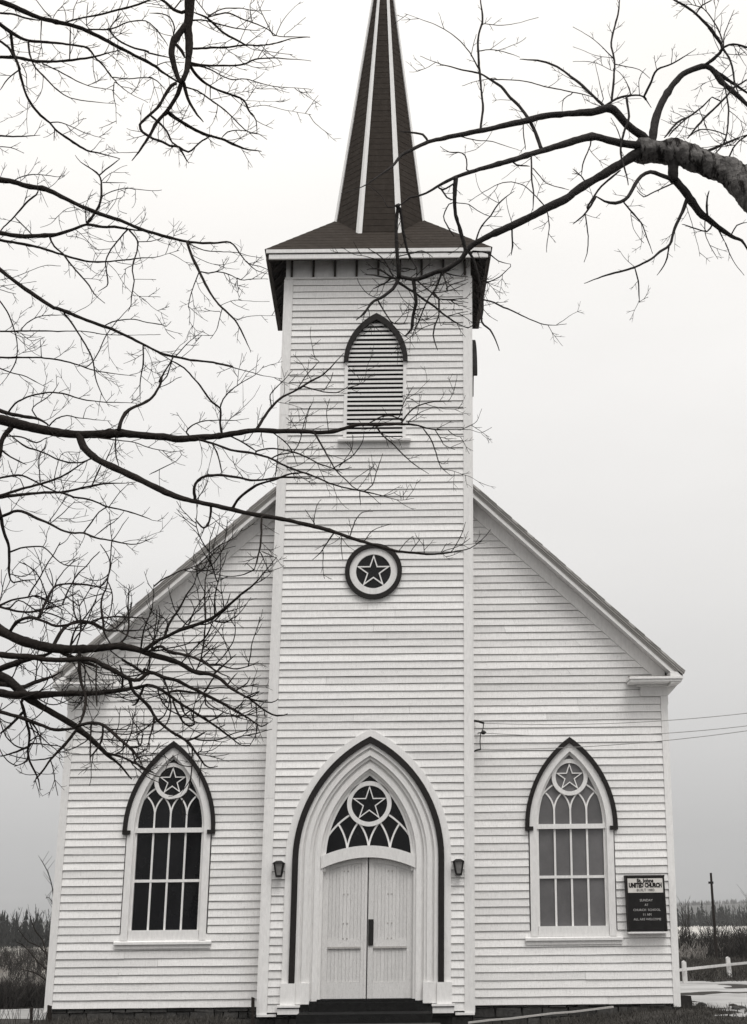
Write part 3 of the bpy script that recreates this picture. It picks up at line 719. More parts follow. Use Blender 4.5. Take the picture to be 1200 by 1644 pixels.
# octagonal spire: shingle courses with a white board on every hip
SY = 0.75; ZB, ZT = 14.2, 22.2
def sr(z): return max(0.006, 0.868 + (15.0-z)*0.1218) if z < 22.0 else 0.02
def octa(r, z):
    k = r*math.tan(PI/8)
    return [(-k, SY-r, z), (k, SY-r, z), (r, SY-k, z), (r, SY+k, z), (k, SY+r, z), (-k, SY+r, z), (-r, SY+k, z), (-r, SY-k, z)]
mb = MB(); n = 58
for k in range(n):
    z0 = ZB+(ZT-ZB)*k/n; z1 = ZB+(ZT-ZB)*(k+1)/n
    A = octa(sr(z0)+0.0035, z0); B = octa(sr(z1)-0.001, z1+.003)
    A2 = octa(sr(z0)-0.004, z0)
    for j in range(8):
        j2 = (j+1) % 8; mb.quad(A[j], A[j2], B[j2], B[j]); mb.quad(A2[j], A2[j2], A[j2], A[j])
spire = part(mb, 'spire', 'shingle', fixn=False)
for j in range(8):
    mb = MB(); ang = -PI/2+PI/8*(2*j-1)                # the hip's direction
    rows = []
    for z in (14.42, 16.5, 18.5, 20.3, 22.1):
        o = Vector(octa(sr(z), z)[j]); r = Vector((o.x, o.y-SY, 0)).normalized(); tg = Vector((-r.y, r.x, 0))
        w = 0.066-(z-14.4)*0.0059
        rows.append([o+r*0.030-tg*w-r*w*0.36, o+r*0.034, o+r*0.030+tg*w-r*w*0.36, o-r*0.05])
    i0 = len(mb.v)
    for rr in rows: mb.v += [tuple(p) for p in rr]
    for k in range(len(rows)-1):
        for q in range(4): mb.f.append((i0+4*k+q, i0+4*k+(q+1) % 4, i0+4*k+4+(q+1) % 4, i0+4*k+4+q))
    mb.f.append((i0, i0+1, i0+2, i0+3))
    part(mb, 'hip_board', 'trim', spire)
# ------------------------------------------------------------------ things fixed to or standing by the church
def lx(u, z): return u+X0+K*(z-0.35)

def lantern(u, label):
    z = 2.54; x = lx(u, z); y = TY-0.03
    t = thing('wall_lantern', label, 'lantern', (x, y, z), 'lanterns either side of the church door')
    org = (x, y, z)
    mb = MB(); mb.box(x-.05, x+.05, y-.012, y+.006, z-.10, z+.11); mb.box(x-.012, x+.012, y-.05, y-.012, z+.06, z+.085); mb.build('back_plate', 'metal', t, org)
    wt, wb, zt, zb = 0.078, 0.042, z+0.095, z-0.11
    yc = y-0.10
    mb = MB()
    for sx in (-1, 1):
        for sy in (-1, 1):
            mb.tube([(x+sx*wt, yc+sy*wt, zt), (x+sx*wb, yc+sy*wb, zb)], [.014, .013], 4)
    mb.build('cage', 'metal', t, org)
    mb = MB(); mb.hexa([(x-wb-.01, yc-wb-.01, zb-.025), (x+wb+.01, yc-wb-.01, zb-.025), (x+wb+.012, yc-wb-.012, zb+.008), (x-wb-.012, yc-wb-.012, zb+.008),
                        (x-wb-.01, yc+wb+.01, zb-.025), (x+wb+.01, yc+wb+.01, zb-.025), (x+wb+.012, yc+wb+.012, zb+.008), (x-wb-.012, yc+wb+.012, zb+.008)]); mb.build('base', 'metal', t, org)
    mb = MB(); a = wt+.016
    mb.hexa([(x-a, yc-a, zt), (x+a, yc-a, zt), (x+a*.45, yc-a*.45, zt+.035), (x-a*.45, yc-a*.45, zt+.035), (x-a, yc+a, zt), (x+a, yc+a, zt), (x+a*.45, yc+a*.45, zt+.035), (x-a*.45, yc+a*.45, zt+.035)])
    mb.build('cap', 'metal', t, org)
    mb = MB(); a, b = wt-.012, wb-.008
    mb.hexa([(x-b, yc-b, zb), (x+b, yc-b, zb), (x+a, yc-a, zt), (x-a, yc-a, zt), (x-b, yc+b, zb), (x+b, yc+b, zb), (x+a, yc+a, zt), (x-a, yc+a, zt)])
    mb.build('glass', 'lamp_glass', t, org)
M['lamp_glass'] = material('dusty_lamp_glass', (0.22, 0.215, 0.21), 0.3, 0.3, 14)
lantern(-1.48, 'black wall lantern left of the double doors')
lantern(1.50, 'black wall lantern right of the double doors')

# notice board
M['black_panel'] = material('black_notice_felt', (0.012, 0.0115, 0.0115), 0.5, 0.3, 12, spec=0.15, stain=((0.035, 0.034, 0.033), 9, 0.6, 0.2, (1, 1, 1)))
M['ivory'] = material('faded_white_sign_panel', (0.62, 0.60, 0.57), 0.6, 0.1, 12)
M['faint'] = material('worn_white_letters', (0.42, 0.41, 0.40), 0.7, 0.4, 40)
u0, u1, z0, z1 = 4.345, 4.995, 1.485, 2.365
xm = lx((u0+u1)/2, 1.9)
SG = thing('notice_board', 'black church notice board with a white lettered header, on the wall beside the right window', 'notice board', (xm, -0.03, z0))
SO = (xm, -0.03, z0)
hw_ = (u1-u0)/2
def sg(mb, n, m): return mb.build(n, M[m], SG, SO)
mb = MB(); mb.box(xm-hw_+.012, xm+hw_-.012, -0.16, -0.028, z0+.012, z1-.004); sg(mb, 'cabinet', 'dark')
for a, b, c, d in ((-hw_, -hw_+.028, z0, z1), (hw_-.028, hw_, z0, z1)):
    mb = MB(); mb.box(xm+a, xm+b, -0.178, -0.03, c, d); sg(mb, 'frame_side', 'dark')
mb = MB(); mb.box(xm-hw_-.006, xm+hw_+.006, -0.185, -0.03, z1+.001, z1+.028); sg(mb, 'frame_top', 'dark')
mb = MB(); mb.box(xm-hw_-.004, xm+hw_+.008, -0.20, -0.03, z0-.030, z0-.002); sg(mb, 'ledge', 'trim')
mb = MB(); mb.box(xm-hw_+.03, xm+hw_-.03, -0.172, -0.161, z1-.255, z1-.022); hd = sg(mb, 'header_panel', 'ivory')
mb = MB(); mb.box(xm-hw_+.03, xm+hw_-.03, -0.170, -0.161, z0+.01, z1-.262); sg(mb, 'letter_panel', 'black_panel')
def text(s, z, size, mat, name, parent=SG, org=SO, x=None, wide=1.0, y=-0.1745, bold=0.0):
    c = bpy.data.curves.new(name, 'FONT'); c.body = s; c.size = size; c.align_x = 'CENTER'; c.align_y = 'CENTER'; c.extrude = 0.0012; c.resolution_u = 2; c.offset = bold
    tmp = bpy.data.objects.new(name, c); COL.objects.link(tmp)
    bpy.context.view_layer.update()
    me = bpy.data.meshes.new_from_object(tmp.evaluated_get(bpy.context.evaluated_depsgraph_get()))
    bpy.data.objects.remove(tmp)
    for v in me.vertices:
        a, b, cc = v.co; v.co = ((x if x is not None else xm)+a*wide-org[0], y-cc-org[1], z+b-org[2])
    me.materials.clear(); me.materials.append(M[mat])
    o = bpy.data.objects.new(name, me); COL.objects.link(o); o.parent = parent
text('St. Johns', z1-.062, 0.080, 'dark', 'lettering', bold=0.004)
text('UNITED CHURCH', z1-.138, 0.098, 'dark', 'lettering', wide=0.70, bold=0.0065)
text('BUILT 1883', z1-.215, 0.062, 'dark', 'lettering')
for s_, zz, sz in (('SUNDAY', 0.50, .055), ('AT', 0.425, .05), ('CHURCH  SCHOOL', 0.345, .052), ('11 AM', 0.27, .055), ('ALL ARE WELCOME', 0.195, .052)):
    text(s_, z0+zz, sz, 'faint', 'lettering', y=-0.1725)

# service bracket and wires
bx = lx(1.83, 4.8); by = -0.03
BR = thing('service_bracket', 'dark iron wire bracket with insulators on the wall right of the tower corner', 'wire bracket', (bx, by, 4.8))
bo = (bx, by, 4.8)
P = lambda x, y, Y=-0.30: tuple(at_y(x, y, Y))
mb = MB(); mb.tube([P(760, 1157, -0.04), P(768, 1158, -.16), P(777, 1161)], [.022, .02, .018], 6); mb.build('upper_arm', 'metal', BR, bo)
mb = MB(); mb.tube([P(760, 1207, -0.04), P(766, 1204, -.16), P(772, 1203)], [.014, .014, .014], 6); mb.build('lower_arm', 'metal', BR, bo)
mb = MB(); mb.tube([P(772, 1204), P(771, 1190), P(772, 1178), P(776, 1170), P(777, 1160)], [.009]*5, 5); mb.build('lead_wire', 'metal', BR, bo)
for px, py in ((776, 1176),):
    mb = MB(); c_ = Vector(P(px, py)); mb.tube([c_+Vector((-.03, 0, 0)), c_+Vector((-.01, 0, 0)), c_+Vector((.02, 0, 0)), c_+Vector((.05, 0, 0))], [.028, .036, .036, .012], 8); mb.build('insulator', 'metal', BR, bo)
    mb = MB(); mb.tube([P(768, 1177, -.04), P(776, 1176)], [.012, .012], 5); mb.build('middle_arm', 'metal', BR, bo)
M['wire'] = material('dark_cable', (0.26, 0.255, 0.25), 0.7, 0.2, 3)
def cable(p0, p1, sag, r, label):
    a, b = Vector(p0), Vector(p1); pts = []
    for k in range(41):
        t = k/40; q = a.lerp(b, t); q.z -= sag*4*t*(1-t); pts.append(q)
    mb = MB(); mb.tube(pts, [r]*41, 4)
    tag(mb.build('overhead_wire', 'wire'), label, 'wire', 'wires from the church to the roadside pole')
PX, PY = 13.5, -4.6
def pole(x, y, h, r, label, arms=True, group=None):
    z = ground_z(x, y)
    t = thing('utility_pole', label, 'pole', (x, y, z), group)
    mb = MB(); mb.tube([(x, y, z-.3), (x+.01, y, z+h*.5), (x+.03, y, z+h)], [r*1.15, r, r*.8], 9); mb.build('pole', 'bark', t, (x, y, z))
    if arms:
        mb = MB(); mb.box(x-.5*r/.12, x+.5*r/.12, y-.05, y+.05, z+h*.885, z+h*.905); mb.build('crossarm', 'bark', t, (x, y, z))
    else:
        mb = MB(); mb.box(x-r*1.6, x+r*1.6, y-.08, y+.08, z+h*.875, z+h*.90); mb.build('collar', 'metal', t, (x, y, z))
pole(PX, PY, 7.2, 0.14, 'tall wooden pole outside the view that carries the church wires')
cable(P(777, 1161), (PX-.4, PY, 6.25), 0.62, 0.0055, 'upper overhead wire from the bracket beside the tower')
cable(P(780, 1177), (PX, PY, 6.50), 0.80, 0.0055, 'middle overhead wire from the bracket beside the tower')
cable(P(772, 1203), (PX+.4, PY, 6.45), 0.66, 0.0055, 'lowest overhead wire from the bracket, passing over the right window')

# posts, block, edging in front of the wall
def short_post(px, pyb, pyt, Y, w, label):
    b, t_ = at_y(px, pyb, Y), at_y(px, pyt, Y)
    mb = MB(); mb.hexa([(b.x-w, Y-w, b.z-.2), (b.x+w, Y-w, b.z-.2), (t_.x+w*.9, Y-w*.9, t_.z), (t_.x-w*.9, Y-w*.9, t_.z+.01), (b.x-w, Y+w, b.z-.2), (b.x+w, Y+w, b.z-.2), (t_.x+w*.9, Y+w*.9, t_.z), (t_.x-w*.9, Y+w*.9, t_.z+.015)])
    tag(mb.build('short_post', 'bark'), label, 'post', 'short posts in front of the left wall')
short_post(406.5, 1636, 1602, -0.55, 0.028, 'short dark post standing against the left corner of the tower')
short_post(80, 1640, 1615, -0.5, 0.034, 'short dark post at the left corner of the church')
short_post(51, 1636, 1619, -0.6, 0.022, 'small leaning dark stub left of the church corner')
b0, b1 = at_y(1091, 1611, 0.3), at_y(1107, 1597, 0.3)
mb = MB(); mb.hexa([(b0.x, 0.1, b0.z-.1), (b1.x+.01, 0.1, b0.z-.1), (b1.x-.01, 0.12, b1.z-.01), (b0.x, 0.12, b1.z), (b0.x, 0.5, b0.z-.1), (b1.x+.02, 0.5, b0.z-.1), (b1.x-.02, 0.48, b1.z-.02), (b0.x, 0.5, b1.z)])
tag(mb.build('stone_block', 'dark'), 'black block standing at the right corner of the church', 'block')
e0, e1 = at_y(752, 1641, -1.35), at_y(985, 1616, -0.45)
mb = MB()
dv = (e1-e0); nn_ = 7
pts = [e0+dv*k/nn_+Vector((0, 0, 0.006*math.sin(k*2.1))) for k in range(nn_+1)]
for k in range(nn_):
    a, b = pts[k], pts[k+1]
    mb.hexa([(a.x, a.y-.03, a.z-.022), (b.x, b.y-.03, b.z-.022), (b.x, b.y-.03, b.z+.004), (a.x, a.y-.03, a.z+.004), (a.x, a.y+.03, a.z-.022), (b.x, b.y+.03, b.z-.022), (b.x, b.y+.03, b.z+.004), (a.x, a.y+.03, a.z+.004)])
tag(mb.build('timber_edging', 'rake'), 'weathered plank edging sloping along the foot of the right wall', 'edging')

# white guard fence at the right
FA, FB_ = Vector((0, 0, 0)), Vector((0, 0, 0))
def on_ground(px, Y):
    p = at_y(px, 1500, Y); return Vector((p.x, Y, ground_z(p.x, Y)))
g0 = on_ground(1095, 16.4); g1 = on_ground(1167, 20.6)
M['fence'] = material('white_fence_paint', (0.60, 0.59, 0.58), 0.7, 0.2, 6, rand=0.1)
FN = thing('white_fence', 'low white fence with one rail between square posts beyond the gravel yard', 'fence', tuple(g0))
stepv = g1-g0
for k in (-1, 0, 1, 2, 3):
    p = g0+stepv*k; p.z = ground_z(p.x, p.y); w = 0.062
    ln = random.uniform(-.03, .03)
    mb = MB(); mb.hexa([(p.x-w, p.y-w, p.z-.2), (p.x+w, p.y-w, p.z-.2), (p.x+w*.9+ln, p.y-w, p.z+.56), (p.x-w*.9+ln, p.y-w, p.z+.56), (p.x-w, p.y+w, p.z-.2), (p.x+w, p.y+w, p.z-.2), (p.x+w*.9+ln, p.y+w, p.z+.56), (p.x-w*.9+ln, p.y+w, p.z+.56)])
    mb.prism([(p.x-w*.9+ln, p.z+.561), (p.x+w*.9+ln, p.z+.561), (p.x+ln, p.z+.60)], p.y-w, p.y+w)
    mb.build('post', 'fence', FN, tuple(g0))
    if k < 3:
        q = g0+stepv*(k+1); q.z = ground_z(q.x, q.y)
        a, b = Vector((p.x, p.y, p.z+.37)), Vector((q.x, q.y, q.z+.37+random.uniform(-.02, .02)))
        mb = MB(); mb.hexa([(a.x, a.y-.112, a.z-.038), (b.x, b.y-.112, b.z-.038), (b.x, b.y-.112, b.z+.038), (a.x, a.y-.112, a.z+.038), (a.x, a.y-.076, a.z-.038), (b.x, b.y-.076, b.z-.038), (b.x, b.y-.076, b.z+.038), (a.x, a.y-.076, a.z+.038)])
        mb.build('rail', 'fence', FN, tuple(g0))
pp = on_ground(1148, 40); pole(pp.x, 40, 3.75, 0.062, 'thin dark pole standing in the brush behind the white fence', arms=False)

# ------------------------------------------------------------------ bare trees
LEFT_LIMBS = """
8.5 4.5 -13,-3 -2,1 28,13 65,29 108,39 139,49 165,61 191,76 217,89 249,106 257,113 283,130 291,134
24 8 312,-65 308,-26 305,-4 304,22 302,43 304,65 303,91 300,113 292,132
4 3 -13,20 -2,21 22,23 43,29 65,33
6 1 -13,28 -2,37 17,51 46,65 82,68 113,72 141,77 152,91 165,104 180,124 199,143 217,154 238,165
5 2.5 17,51 21,80 30,106 36,130 46,159 61,180 80,197 89,208 113,225 139,241 165,247 193,255
6 3 -13,91 -2,92 26,92 61,98 104,98 147,92 173,85 195,80
4 4 -13,56 -2,65 13,76 24,93 33,111
3 1.5 33,111 13,126 0,145
3.5 1 46,65 48,87 56,106 74,126 91,143 108,155 130,161 184,166
2.5 1 69,102 93,113 113,124 141,137 184,145
3 4 108,35 134,28 165,22 195,15 217,9 241,-1 256,-9
3 2 139,47 173,47 186,44 206,35 234,34 251,47 253,50 264,65 270,74
2 2 176,46 184,35 195,20
3 3 176,46 184,59 197,69 217,77 238,83 240,85 273,93
2 1 67,33 66,61 69,91
2.5 2 113,43 112,72 112,95
2 1 82,27 72,17 59,0 54,-4
1.5 1 85,30 93,17 102,11 106,24 106,35
1.5 1 118,30 119,13 125,0
1.5 1 139,41 142,4
2 2 180,124 206,126 228,124 245,125 240,124 253,130 266,144
2 0.7 184,132 182,150 186,173 187,199
2 0.7 80,197 93,196 113,202 134,212 169,223
1 0.7 113,202 124,195 139,190
4 1 -13,218 -2,218 28,219 65,217
2 1 -13,235 -2,236 17,237 39,246
2 1 88,208 87,226
1.3 1 150,93 150,113 155,134
2 1 233,82 234,95
1 0.7 180,87 195,108 204,121
2 1 39,102 35,104 43,119 44,147
10 8 297,43 288,54 278,69 276,87 281,108 287,126 292,133
5 4 284,72 292,82 297,93
8 3 291,134 286,150 277,165 268,179 253,195 243,215 230,234 212,258
6 2.5 283,134 276,137 266,152 253,173 241,184 225,200 230,212 241,219 243,221 262,228 273,234 288,236 303,244 320,230 335,220
4 2 240,184 253,195 268,210 277,228 288,236 299,256 303,262
6 3 296,134 302,158 312,178 327,196
7 2.5 270,180 288,193 309,206 333,217 355,223 392,238 420,243
5 2 305,105 316,121 331,134 348,144 370,152 392,161 400,178 411,193 413,215
3 1.5 296,139 316,145 338,160 366,180 387,202 398,211 416,215 429,224
2 1.5 355,223 366,212 381,209 396,210
4 1 303,100 322,104 353,105 387,104 411,95 439,93 468,95 500,98
3 0.7 307,105 329,108 357,121 374,128 396,127 431,137 478,141 500,144
4 1.5 307,78 331,77 361,76 392,72 413,73 439,70 468,62 498,60
4 2.5 312,20 331,28 344,39 361,54 381,65 394,72
3 1 329,30 348,24 368,21 392,31 413,39 431,48 444,57 457,59 498,59
2.5 1 335,26 357,14 383,13 409,17 435,17
3 1 309,33 331,33 361,41 387,46 418,49
2 1.5 333,24 325,13 316,0 312,-9
1.5 1 394,72 418,54 426,50
2 1 439,57 429,37 418,13 413,0
1.3 0.8 444,54 459,26 483,3
1.2 0.8 457,56 478,39 491,28
1.3 0.8 407,74 420,81 446,85 470,88
2 1 413,95 422,81 431,63
1.2 0.7 370,150 396,147 418,140
1 0.8 366,150 374,134 381,128
3 1.5 279,56 280,43 273,28 260,22 240,21
6 4 292,20 279,15 266,4 257,-2 247,-11
3 2 279,16 288,4 292,-2
2 1 253,105 266,100 296,100
1.2 0.8 379,210 390,225
1.3 0.7 396,173 426,169 457,176 500,184
1 0.7 392,161 435,163 459,160
2 1 338,139 338,160
9 2 -13,287 -2,289 22,292 43,299 74,304 104,318 130,331 156,342 195,355 228,368 266,380 299,388 320,390 344,390 370,389 387,409 400,423 418,428 433,434
8 3 -13,370 -2,374 33,379 65,379 91,377 113,370 139,361 165,364 184,364 208,368 238,371
5 1 -13,381 -2,385 28,390 65,398 98,408 130,417 152,420 195,418 228,414 253,412 277,405 288,402
4 2 62,305 59,313 46,322 24,347 7,364 -1,374
2.5 2 24,348 39,364 52,377
5 1.5 139,361 150,346 158,333 163,314 163,292 159,281 150,273 130,260 121,249
2.5 2 160,281 176,268 193,255
2 0.8 165,315 180,307 199,302 219,304 245,307 260,305
2 1 165,293 184,294 204,294
1.3 0.8 202,303 199,314 191,322 191,338 204,343
0.9 0.7 218,305 217,325 212,334
2.5 1.5 139,357 138,342 134,327
1.5 0.8 137,342 121,333 108,335 95,346 82,359 65,365
3.5 2 80,381 87,396 102,409 121,433 139,452 152,472 169,487
3 2 206,368 189,387 176,405 170,420 172,439 174,455 169,462 158,468
3 2 208,370 221,387 220,405 215,420 213,435 216,452 212,474 211,489 206,500
2 1 223,388 243,387 260,382
1.3 1 173,422 186,435 202,459 217,476
1.5 1 213,426 199,433
1 0.7 217,448 251,449
1 0.7 212,474 225,476 258,477
2 1 24,289 35,284 54,280 74,281 93,284 104,281
1 0.7 108,379 130,382 147,392 160,403
1 0.7 121,420 134,422 152,437 171,443
1.5 0.8 -13,455 -2,450 22,445 54,433 76,426 98,427
1.2 0.7 -13,460 -2,459 22,457 59,452
1.5 1 -13,461 -2,464 13,469 26,472
7 1.5 -13,422 -2,431 17,446 39,463 72,485 87,494 93,495 121,507 152,519 173,526 195,535 225,550 260,568 277,572 305,578 342,582 374,589 344,582 374,590 400,597 424,603 453,608
5 2 301,389 309,414 320,435 333,461 344,479 357,494 377,514 390,535 400,557 403,566
2.5 1 322,436 335,438 348,436 366,440 387,449 405,448 431,448
2.5 0.8 320,438 312,457 305,481 303,492 305,500 304,522
1.5 1 346,436 359,431 357,416
1 0.8 359,429 368,415
1.5 0.7 355,490 370,483 383,482 409,484 433,484
1.2 0.8 383,481 390,464
1.3 0.7 379,514 396,509 413,507 442,507
1.7 1 357,497 353,511 348,530 338,544
1.2 0.8 353,500 338,499 328,495
2 0.8 305,392 327,401 353,404 379,405 398,410 422,414
2 1 398,422 411,434 431,440
1.2 0.8 361,441 368,451 383,458 394,456
1.5 1 381,446 383,465
2 0.8 283,571 294,559 305,548 327,531
1.5 0.8 277,570 290,555 301,546 303,535
17 1 -15,669 -2,673 22,679 54,686 87,693 119,697 152,697 195,696 228,699 262,701 292,705 327,702 357,699 387,694 413,691 446,692 478,693 528,694 552,688 572,682 605,682 635,681 665,682 690,688 715,690 755,690 772,695 790,686
6 2 191,690 197,671 208,658 230,648 245,638 256,621 260,606 256,613 264,597 275,580 279,572
2.5 1.5 256,617 268,604 274,587 276,580
1.5 0.8 255,623 273,615 283,608 292,605
7 4 -13,652 -2,659 13,664 39,669 61,672 80,684
3 1.5 13,663 24,649 43,638 65,632 87,630 108,633 134,641 165,645 195,646 223,647
2.5 1 80,683 91,672 108,667 126,671 152,674 178,676
2.5 1.5 61,672 52,658 59,648 74,639 87,627 95,614
3.5 1.3 -13,573 -2,574 33,574 72,575 104,580 126,586 152,595 184,600 219,604
3 0.8 -13,531 -2,531 22,532 61,531 93,532 130,532 152,534 173,537 217,538 258,537
3.5 1.5 104,504 117,521 130,541 141,560 150,582 154,606 163,630 176,653
2 1.3 169,522 180,516 195,513 217,513 238,518 260,521 260,521 268,524 275,516
1 0.8 264,524 270,535 281,544
2 1 139,589 150,580 160,562 171,539 184,521 199,504 212,489 221,480
2.5 1.2 -13,586 -2,591 17,598 43,605 61,614 76,622
2.5 1.5 -11,467 0,482 15,506 24,532 28,554 27,573 22,588 11,606 0,619
2.5 1.7 230,556 230,584 226,610 225,645
1.7 1.2 33,532 43,519 61,509 76,506 104,506
1.5 1 67,573 65,545
1.2 0.8 27,571 43,562 72,541
1.3 0.8 33,534 50,547 69,542
1.2 0.8 134,671 139,656 150,649
9 7 17,688 4,705 0,727 -9,751
3.5 2 13,696 24,704 43,717 67,725 95,738 115,743 132,742 147,736
3 2 13,700 35,702 59,711 76,702
2.5 2 76,704 72,720 65,728 63,748 65,774
2.5 1 141,701 184,706 217,710 238,718 260,723 262,724 279,725 296,722
12 2 128,701 134,717 150,733 167,743 195,756 230,772 260,787 268,791 296,801 327,808 374,818 413,827 448,832 515,848 540,855 572,866 590,871 615,878 640,885 678,889 710,889 735,885 755,880 772,869 788,850
4.5 1.5 320,706 348,714 370,722 405,727 435,736 457,747 478,756 500,763 535,778 565,785 600,792 628,800 645,803 665,800
3 2.5 372,701 392,712 411,724
3 2 411,725 426,721 446,721 468,725 489,732 510,744 535,752 550,760
2.5 2 437,736 448,730 474,726
5 2.5 412,690 430,662 450,640 477,626 500,611 520,600 541,579 552,567
2 1.5 477,626 494,600 512,581
1.5 1 500,610 485,585 471,569
1 0.8 513,581 500,569
2.5 1 488,620 520,629 541,630 555,624 579,617 596,602
1.5 1 520,627 531,611 535,598
1 0.8 579,616 574,601
4 2 357,697 354,678 354,656 342,647 331,632 322,619 309,604 296,591 277,580 253,566
2.5 0.8 354,654 359,641 372,626 387,615 411,601 424,587
3 1.2 303,698 300,693 305,686 316,680 331,676 355,675 379,675 400,672
1 0.8 301,686 284,662
1 0.8 318,679 329,662
2 1 436,654 434,639 437,630 453,613 470,595
5 2.5 313,797 312,784 318,771 333,764 357,763 379,766 405,771 431,769 457,766 478,767 500,769
2.5 2 357,762 353,740 346,721 342,714
5 2.5 374,816 381,803 396,790 413,779 439,771 468,760 496,760
1.2 0.8 422,769 431,738
1.5 0.8 390,766 377,747 374,732
1.7 1 442,766 446,732 446,701
2.5 1.5 437,694 457,708 470,725 478,747
4 2.5 339,814 338,828 334,842 327,848 320,841 313,832
1.5 1 334,845 345,838 358,830
4 2 421,830 419,870 412,905 408,917
1.5 1 420,885 444,896
1.5 1 409,915 396,904
1.5 1 418,886 434,920
2 1.5 390,709 400,704 409,691
1.5 1 420,695 424,719
2 1 472,725 481,710 489,678 498,652
6 2 -13,799 -2,798 33,794 65,791 98,790 119,786 152,779 173,776 195,776 217,774
5 2.5 -13,799 -2,796 22,789 43,783 65,777 91,769 113,757 134,743 147,737
3.5 3 -13,772 -2,768 17,764 35,763 50,769 65,777 87,788 98,791
3.5 1.5 102,792 119,798 141,801 160,808 173,814 199,819 228,828 245,835 260,837
6 4 -11,791 -3,813 1,828 7,856 15,880 15,912 17,930 22,935
5 2 1,830 15,824 28,820 43,824 61,833 82,842 104,853 121,856 134,856 156,864 180,868 202,873 219,874 241,866
2.5 2 134,855 147,839 160,822 173,814
1.5 1 176,813 193,791 208,775
2 1 152,861 169,847 184,837 199,822
1.7 1 180,868 189,856 197,843 207,830
1.3 1 180,867 178,847 176,821
2 1 78,838 91,821 104,800 108,791
1.5 1 82,840 104,821 121,804
3 1.5 17,886 33,880 50,878 69,878 82,889 91,898 104,907 119,909 141,910
1.5 1 69,878 74,869 75,856 80,845
2 1 17,922 41,925 54,915 69,902
1.3 1 20,917 35,899 50,892
3 1.5 22,935 39,932 57,930
2.5 3 148,779 156,761 163,746
2.5 2 186,700 186,728 191,748
2 1.5 169,741 173,733 182,711
3 2 0,722 4,724 17,733 43,746
1.5 1 89,787 88,765 95,739 104,726 128,726
1.5 1 102,789 104,778 117,763
2 1 39,785 33,769 22,763 13,739
2 1 240,762 262,751 283,740 292,730
2.5 1.5 156,1134 154,1096 156,1064
12 2 -14,1002 -2,1010 12,1018 30,1026 50,1033 70,1038 86,1041 110,1042 140,1042 170,1040 190,1037 210,1040 226,1044 239,1050 258,1055 287,1064 314,1079 337,1082 355,1090 366,1101 382,1111 397,1120 412,1125 437,1128 447,1122
2.5 1.5 401,1122 416,1133 430,1143 445,1149 462,1146
7 2.5 -12,1050 -2,1051 20,1053 46,1054 70,1058 100,1060 130,1058 150,1060 166,1069 190,1080 208,1090 224,1092 241,1079 262,1087 282,1092 303,1102 324,1112 349,1125 374,1139 399,1153 420,1166 431,1160
7 5 -12,1080 -2,1075 20,1067 46,1058 70,1053 86,1046
11 3 -14,1076 -2,1084 16,1094 30,1106 48,1122 70,1136 90,1148 100,1153 123,1168 146,1186 173,1213 188,1224 200,1236 212,1251
7 3 -12,1097 -2,1098 16,1100 34,1104 56,1096 84,1086 100,1078
9 4 -12,1110 -2,1112 20,1116 40,1115 60,1116 90,1114 120,1113 150,1113 180,1110 204,1107 230,1101 240,1099
5 3 86,1038 94,1022 106,1006 120,999 136,998 152,1002 162,1006 176,1014
4 3 18,1012 26,1000 40,993 54,992 70,997 90,1005 112,1002 128,999
3 2 -12,976 -2,973 20,963 40,959 58,956 70,960 80,967 104,980
3 1.5 -2,974 16,978 36,982 60,981 80,976 112,968
2 1.5 16,976 30,964 46,972 62,982 84,986 112,998
4 2 62,992 72,970 80,954 88,942 100,938 120,937 140,939 160,943 180,946
2 1 86,942 76,924 72,916
3 2 178,1034 168,1016 166,996 163,974 165,958 172,940 177,906 180,871
2 1 131,998 140,986 154,968 166,958
2 1 124,996 118,976 118,944 120,920 120,908
3 1.3 192,1034 206,1014 206,970 208,942 206,938
1 0.8 209,950 232,934
2.5 1.5 148,998 164,993 190,990 220,991 240,994
2 1.5 166,1012 190,1013 240,1011
4 3 126,1040 128,1056 128,1076 132,1100 138,1120 136,1140 130,1160 129,1161
3 1.5 114,1040 116,1028 122,1010 128,1000
5 3 100,1048 120,1056 140,1064 160,1072
4 3 196,1060 216,1070 230,1080 232,1074 245,1082
4 2 208,1090 214,1110 226,1120 240,1136 251,1154 272,1172 299,1189 316,1210 328,1227 337,1232 350,1230
3 2 232,1100 220,1128 212,1132
2.5 2 192,1068 197,1086 196,1104
5 2 230,1045 251,1030 268,1022 289,1012 310,1005 332,997 349,987 366,974 387,955 408,938 424,920 445,894
3.5 1.5 264,1024 272,1001 287,978 299,955 312,936 316,911 310,892
2.5 1.5 330,997 329,963 330,932 335,911 341,884
2.3 1.3 345,988 346,953 353,922 355,880
2 1 303,1005 312,980 326,961 341,940
2 1 301,1003 289,992 278,970 270,942
2.5 1 226,1042 232,1009 245,974 247,938
2 1.5 330,997 329,1015 326,1042 322,1063 314,1078
2 1.5 343,997 332,1020 308,1045 293,1063
2 1 345,997 362,999 380,988
2.5 1.2 324,1059 337,1068 353,1068 376,1074 399,1070 417,1061
2 1 322,1059 341,1040 351,1030
2.5 1.2 341,1085 355,1072 380,1050
2 1 364,1101 382,1080
2 1 378,1109 397,1097 402,1086
3.5 2 241,1045 258,1038 274,1047 303,1053 324,1061 349,1078 370,1088
2 1.2 385,1113 401,1120 417,1110
1.5 1 270,1013 268,997 253,984
4 2 220,1105 237,1100 253,1104 268,1114 289,1129 308,1141 335,1158 353,1170 370,1183 387,1196 401,1197
2.5 2 278,1127 285,1143 293,1158 301,1165 312,1163 306,1141
2 1.5 293,1151 310,1137
3 2 270,1112 285,1109 303,1111 320,1112
1.5 1 289,1110 299,1125
2 1 330,1118 330,1131 341,1138 351,1140
2 1 349,1127 366,1119
